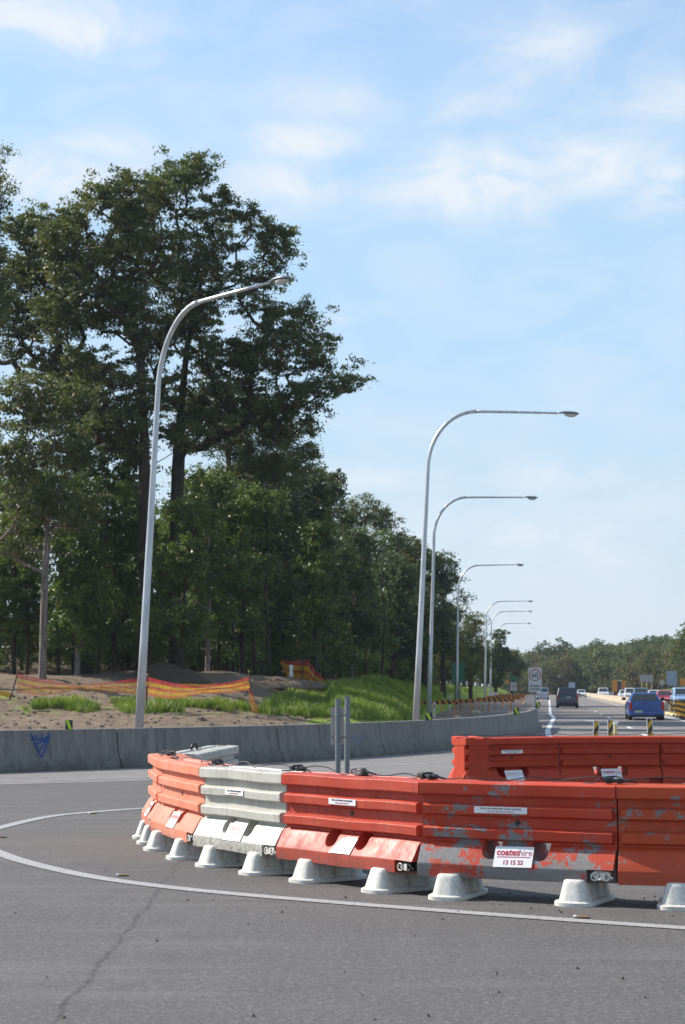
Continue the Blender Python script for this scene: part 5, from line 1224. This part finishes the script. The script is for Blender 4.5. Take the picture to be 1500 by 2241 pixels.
for row in range(3):
    for (a, b) in zip(edge, edge[1:]):
        L = math.dist(a, b); n = max(2, int(L / (3.4 if b[1] < 200 else 6.5)))
        for k in range(n):
            t = (k + rg.random() * .6) / n; x = a[0] + (b[0] - a[0]) * t - row * 3.4 - rg.uniform(0, 2) + (.5 if row == 0 else 0); y = a[1] + (b[1] - a[1]) * t + row * 5.5 + rg.uniform(-1.5, 1.5) + 4
            if row > 0 and rg.random() < .25: continue
            dpx = CX + FPX * x / y
            if dpx < -160: continue
            mx = 10.0 if y > 150 else 12.5
            s = rg.uniform(.72, .98) * (1 if y < 150 else .78 if y < 220 else .72)
            i = rg.randrange(4); shade_tree(x, y, i, s, '%s %s tree, %s rank, %s' % ('tall' if s > .86 else 'shorter', ('dark', 'green', 'pale stemmed', 'bushy')[i], ('front', 'second', 'rear')[row], where(dpx)), 'trees filling the forest wall'); cnt += 1
print('filler trees', cnt)
# understorey shrubs at the edge
SH = tree_meshes(201, [(0, 0, 1.5, 1.4, 1.4, 1.1), (.4, 0, .9, 1.6, 1.5, .8)], [(0, 0, 0), (0, 0, .5), (.1, 0, 1.2)], .05, 34, 70, leaf=(.15, .07), cl=(.55, .45)); SH[0].materials.append(L_und); SH[1].materials.append(K_dark)
for k in range(150):
    i = rg.randrange(len(edge) - 4); a, b = edge[i], edge[i + 1]; t = rg.random(); x = a[0] + (b[0] - a[0]) * t - rg.uniform(-.5, 2); y = a[1] + (b[1] - a[1]) * t + rg.uniform(-2, 3) + (k % 3) * 5
    if CX + FPX * x / y < -60: continue
    t = thing('shrub', '%s leafy shrub, %s rank, %s' % (('small', 'knee high', 'broad')[k % 3 if k % 2 else (k // 3) % 3], ('front', 'second', 'rear')[k % 3], where(CX + FPX * x / y)), 'shrub', (x, y, ground_z(x, y) - .05), rg.uniform(0, 6.28), 'shrubs at the foot of the forest'); s = rg.uniform(.5, 1.25) * (1 + .45 * (k % 3)); t.scale = (s, s, s * rg.uniform(.7, 1.2)); link('crown', SH[0], None, t); link('trunk', SH[1], None, t)
# thin bare trunks in the dark forest wall
TR = None
for k, px in enumerate((440, 460, 478, 497, 512, 560, 590, 655, 690, 730, 745, 775, 800, 835, 130, 160, 215, 60)):
    Y = rg.uniform(101, 110) if px < 620 else rg.uniform(124, 134)
    if px < 250: Y = rg.uniform(91, 97)
    x = AT(px, 1470, Y).x; h = rg.uniform(8, 11); m = MB(); pth = [(0, 0, -.2)] + [(rg.uniform(-.25, .25) * z / 4, rg.uniform(-.2, .2), z) for z in (h * .25, h * .5, h * .75, h)]; m.tube(smooth_path(pth, 3), [.10 - .07 * i / 12 for i in range(13)], 7)
    t = thing('sapling', 'thin %s sapling, %s' % ('pale' if k % 2 else 'dark', where(px)), 'tree', (x, Y, ground_z(x, Y)), 0, 'thin stems in the forest shade'); m.build('trunk', K_dark, t, smooth='all')
    o = link('crown', SH[0], None, t); o.location = (pth[-1][0], pth[-1][1], h - 1.6)
# far wooded hillside across the highway
PF = [tree_meshes(300 + i, [(0, 0, h * .80, w * .6, w * .6, h * .16), (w * .3, .3, h * .6, w, w, h * .2), (-w * .3, -.3, h * .42, w, w, h * .22), (0, 0, h * .2, w, w, h * .18)], [(0, 0, 0), (.1, 0, h * .4), (0, 0, h * .85)], .2, nc, 42, leaf=(.62, .34), cl=(1.5, 1.1), loosen=1.2) for i, (h, w, nc) in enumerate(((14, 4.2, 80), (12, 4.6, 80), (16, 3.6, 75)))]
PFo = tree_meshes(310, [(0, 0, 17, 3.2, 3, .9), (2, 0, 15.0, 2.6, 2, 1.2), (-2.4, 0, 14.6, 2.4, 2, 1.2), (0, 0, 12.5, 3, 3, 1.5)], [(0, 0, 0), (.2, 0, 8), (0, 0, 13)], .2, 46, 40, leaf=(.5, .25), cl=(1.1, .5))
for pm, lm in zip(PF + [PFo], (L_far, L_far, L_drk, L_drk)): pm[0].materials.append(lm); pm[1].materials.append(K_pale)
L_farB = mat_leaf('far_leaves_rusty', [(.07, .07, .026), (.12, .095, .03), (.17, .11, .035), (.08, .08, .04)], .5, .5)
PFr = (PF[1][0].copy(), PF[1][1]); PFr[0].materials[0] = L_farB
hl = 'tree in the far wooded slope beyond the oncoming lanes, merging with its neighbours'
def far_tree(x, y, i, s, lab=None, grp='trees of the far wooded slope', row=0):
    lab = lab or '%s far tree, %s rank, %s' % (('olive', 'rounded', 'dark', 'flat topped', 'rusty')[i], ('front', 'second', 'third', 'rear')[row], where(CX + FPX * x / y))
    pm = (PF + [PFo, PFr])[i]; t = thing('forest_tree', lab, 'tree', (x, y, hill_z(x, y) - .2), rg.uniform(0, 6.28), grp); t.scale = (s, s, s); link('crown', pm[0], None, t); link('trunk', pm[1], None, t)
for px in range(1106, 1540, 11):
    for row in range(4):
        u_ = (px - 1110) / 400
        Y = (520 - 150 * max(0, u_)) + row * 26 + rg.uniform(-8, 8)
        q = px + rg.uniform(-8, 8); 
        x = AT(q, 1480, Y).x
        if row == 0 and abs(x - HX(Y, 3)) < 10 and Y < 470: continue
        top = 1418 - 38 * max(0, u_) ** 1.3 + rg.uniform(-6, 8) + (12 if row == 0 else -2 * row + 4) + (12 if q < 1150 else 0)
        i = rg.choice((0, 1, 2, 4, 0)); ph = (14.6, 12.8, 16.4, 18, 12.8)[i]
        h = AT(q, top, Y).z - hill_z(x, Y); far_tree(x, Y, i, max(.45, min(1.5, h / ph)), row=row)
for (q, top, Y, lab) in ((1196, 1398, 500, 'flat topped gum with an open crown breaking the skyline, left of its twin'), (1236, 1392, 500, 'flat topped gum with an open crown breaking the skyline above the dark car'), (1300, 1394, 480, 'tall gum breaking the skyline right of the twin crowns'), (1412, 1388, 430, 'sparse tall gum breaking the skyline above the beige sign')):
    x = AT(q, 1480, Y).x; far_tree(x, Y, 3, (AT(q, top, Y).z - hill_z(x, Y)) / 18.2, lab)
x = AT(1512, 1480, 330).x; far_tree(x, 330, 0, (AT(1512, 1350, 330).z - hill_z(x, 330)) / 14.6, 'nearer tree at the right edge, taller than the slope behind')

# ------------------------------------------------------------------ grass
def mat_grass():
    t = NT('grass_blades'); p = t.pos(); a = t.noise(.6, p, 3); f = t.noise(13, p, 2)
    c = t.mix(t.mr(a, .35, .65), (.12, .20, .02), (.26, .35, .04)); c = t.mix(t.mr(f, .55, .75, 0, .5), c, (.30, .28, .10)); t.set(Base_Color=c, Roughness=.5)
    tr = t.n('BsdfTranslucent', {'Color': c}); mx = t.n('MixShader', {0: .35, 1: t.b.outputs[0], 2: tr.outputs[0]}); t.L(mx.outputs[0], t.out.inputs[0]); return t.m
M_grass = mat_grass()
def in_poly(x, y, P):
    c = False; j = len(P) - 1
    for i in range(len(P)):
        if (P[i][1] > y) != (P[j][1] > y) and x < (P[j][0] - P[i][0]) * (y - P[i][1]) / (P[j][1] - P[i][1]) + P[i][0]: c = not c
        j = i
    return c
def grass(polys, n, hgt, lab, seed):
    from mathutils import noise
    rr = random.Random(seed); roots = []
    for (P, share) in polys:
        x0, x1, y0, y1 = min(p[0] for p in P), max(p[0] for p in P), min(p[1] for p in P), max(p[1] for p in P); k = 0
        while k < n * share:
            x, y = rr.uniform(x0, x1), rr.uniform(y0, y1)
            k += .25
            if not in_poly(x, y, P): continue
            h = hit(x, y)
            if noise.noise(Vector((h.x * .55, h.y * .55, seed))) + .5 * noise.noise(Vector((h.x * 1.7, h.y * 1.2, seed))) < (-.05 if seed == 3 else -.2): continue
            k += .75
            roots.append((h.x + rr.uniform(-.15, .15), h.y + rr.uniform(-.3, .3), h.z - .03, hgt * rr.uniform(.4, 1.2) * (1 + .5 * noise.noise(Vector((h.x * .4, h.y * .4, 9))))))
    A = np.array(roots); m = len(A); rg2 = np.random.RandomState(seed); K = 3
    A = np.repeat(A, K, axis=0); A[:, :2] += rg2.normal(size=(len(A), 2)) * .06; th = rg2.uniform(0, 6.28, len(A)); d = np.stack([np.cos(th), np.sin(th), 0 * th], 1); wd = np.stack([-np.sin(th), np.cos(th), 0 * th], 1) * .018 * rg2.uniform(.7, 1.4, (len(A), 1)); H = A[:, 3:4]; B = A[:, :3]; lean = rg2.uniform(.05, .5, (len(A), 1))
    up = np.array([[0, 0, 1.]]); v = np.stack([B - wd, B + wd, B + up * H * .6 + d * H * lean * .35 + wd * .6, B + up * H * .6 + d * H * lean * .35 - wd * .6, B + up * H + d * H * lean + wd * .1, B + up * H + d * H * lean - wd * .1], 1).reshape(-1, 3)
    o = (np.arange(len(A)) * 6)[:, None]; q = np.concatenate([o + np.array([[0, 1, 2, 3]]), o + np.array([[3, 2, 4, 5]])], 0)
    me = np_mesh('grass', v, q, False); tag(link('grass', me, M_grass), lab, 'grass', kind='stuff')
grass([([(55, 1556), (85, 1540), (200, 1534), (330, 1532), (420, 1540), (470, 1556), (300, 1561)], .8), ([(430, 1556), (470, 1538), (545, 1545), (540, 1562)], .2)], 4200, .36, 'long green grass along the foot of the mesh fence', 3)
grass([([(562, 1560), (590, 1535), (640, 1515), (700, 1500), (760, 1496), (800, 1490), (860, 1466), (930, 1474), (1010, 1505), (940, 1545), (905, 1576), (800, 1575), (700, 1568), (620, 1566)], .8), ([(870, 1478), (960, 1496), (1060, 1516), (1000, 1518), (900, 1496)], .2)], 21000, .40, 'bright green grass covering the roadside bank', 4)
# ------------------------------------------------------------------ air
hz = MB(); hz.box(-3200, 3300, -800, 5200, -1.2, 70); hv = bpy.data.materials.new('haze'); hv.use_nodes = True; ht = hv.node_tree; ht.nodes.clear()
ho = ht.nodes.new('ShaderNodeOutputMaterial'); hp_ = ht.nodes.new('ShaderNodeVolumePrincipled'); ht.links.new(hp_.outputs[0], ho.inputs['Volume'])
hp_.inputs['Density'].default_value = .00013; hp_.inputs['Color'].default_value = (.80, .90, 1, 1); hp_.inputs['Anisotropy'].default_value = .2
tag(hz.build('haze', hv), 'thin pale haze in the air', 'haze', kind='stuff')
# labels that would still be shared are told apart by their order from the left
byl = {}
for o in scene.objects:
    if o.parent is None and 'label' in o and 'category' in o: byl.setdefault(o['label'], []).append(o)
ORD = ['leftmost', 'second from left', 'third from left', 'fourth from left', 'fifth from left', 'sixth from left', 'seventh from left', 'eighth from left', 'ninth from left', 'tenth from left']
for lab, os_ in byl.items():
    if len(os_) > 1:
        os_.sort(key=lambda o: o.location.x / o.location.y)
        for k, o in enumerate(os_): o['label'] = lab + ', ' + (ORD[k] if k < len(os_) - 1 else 'rightmost')
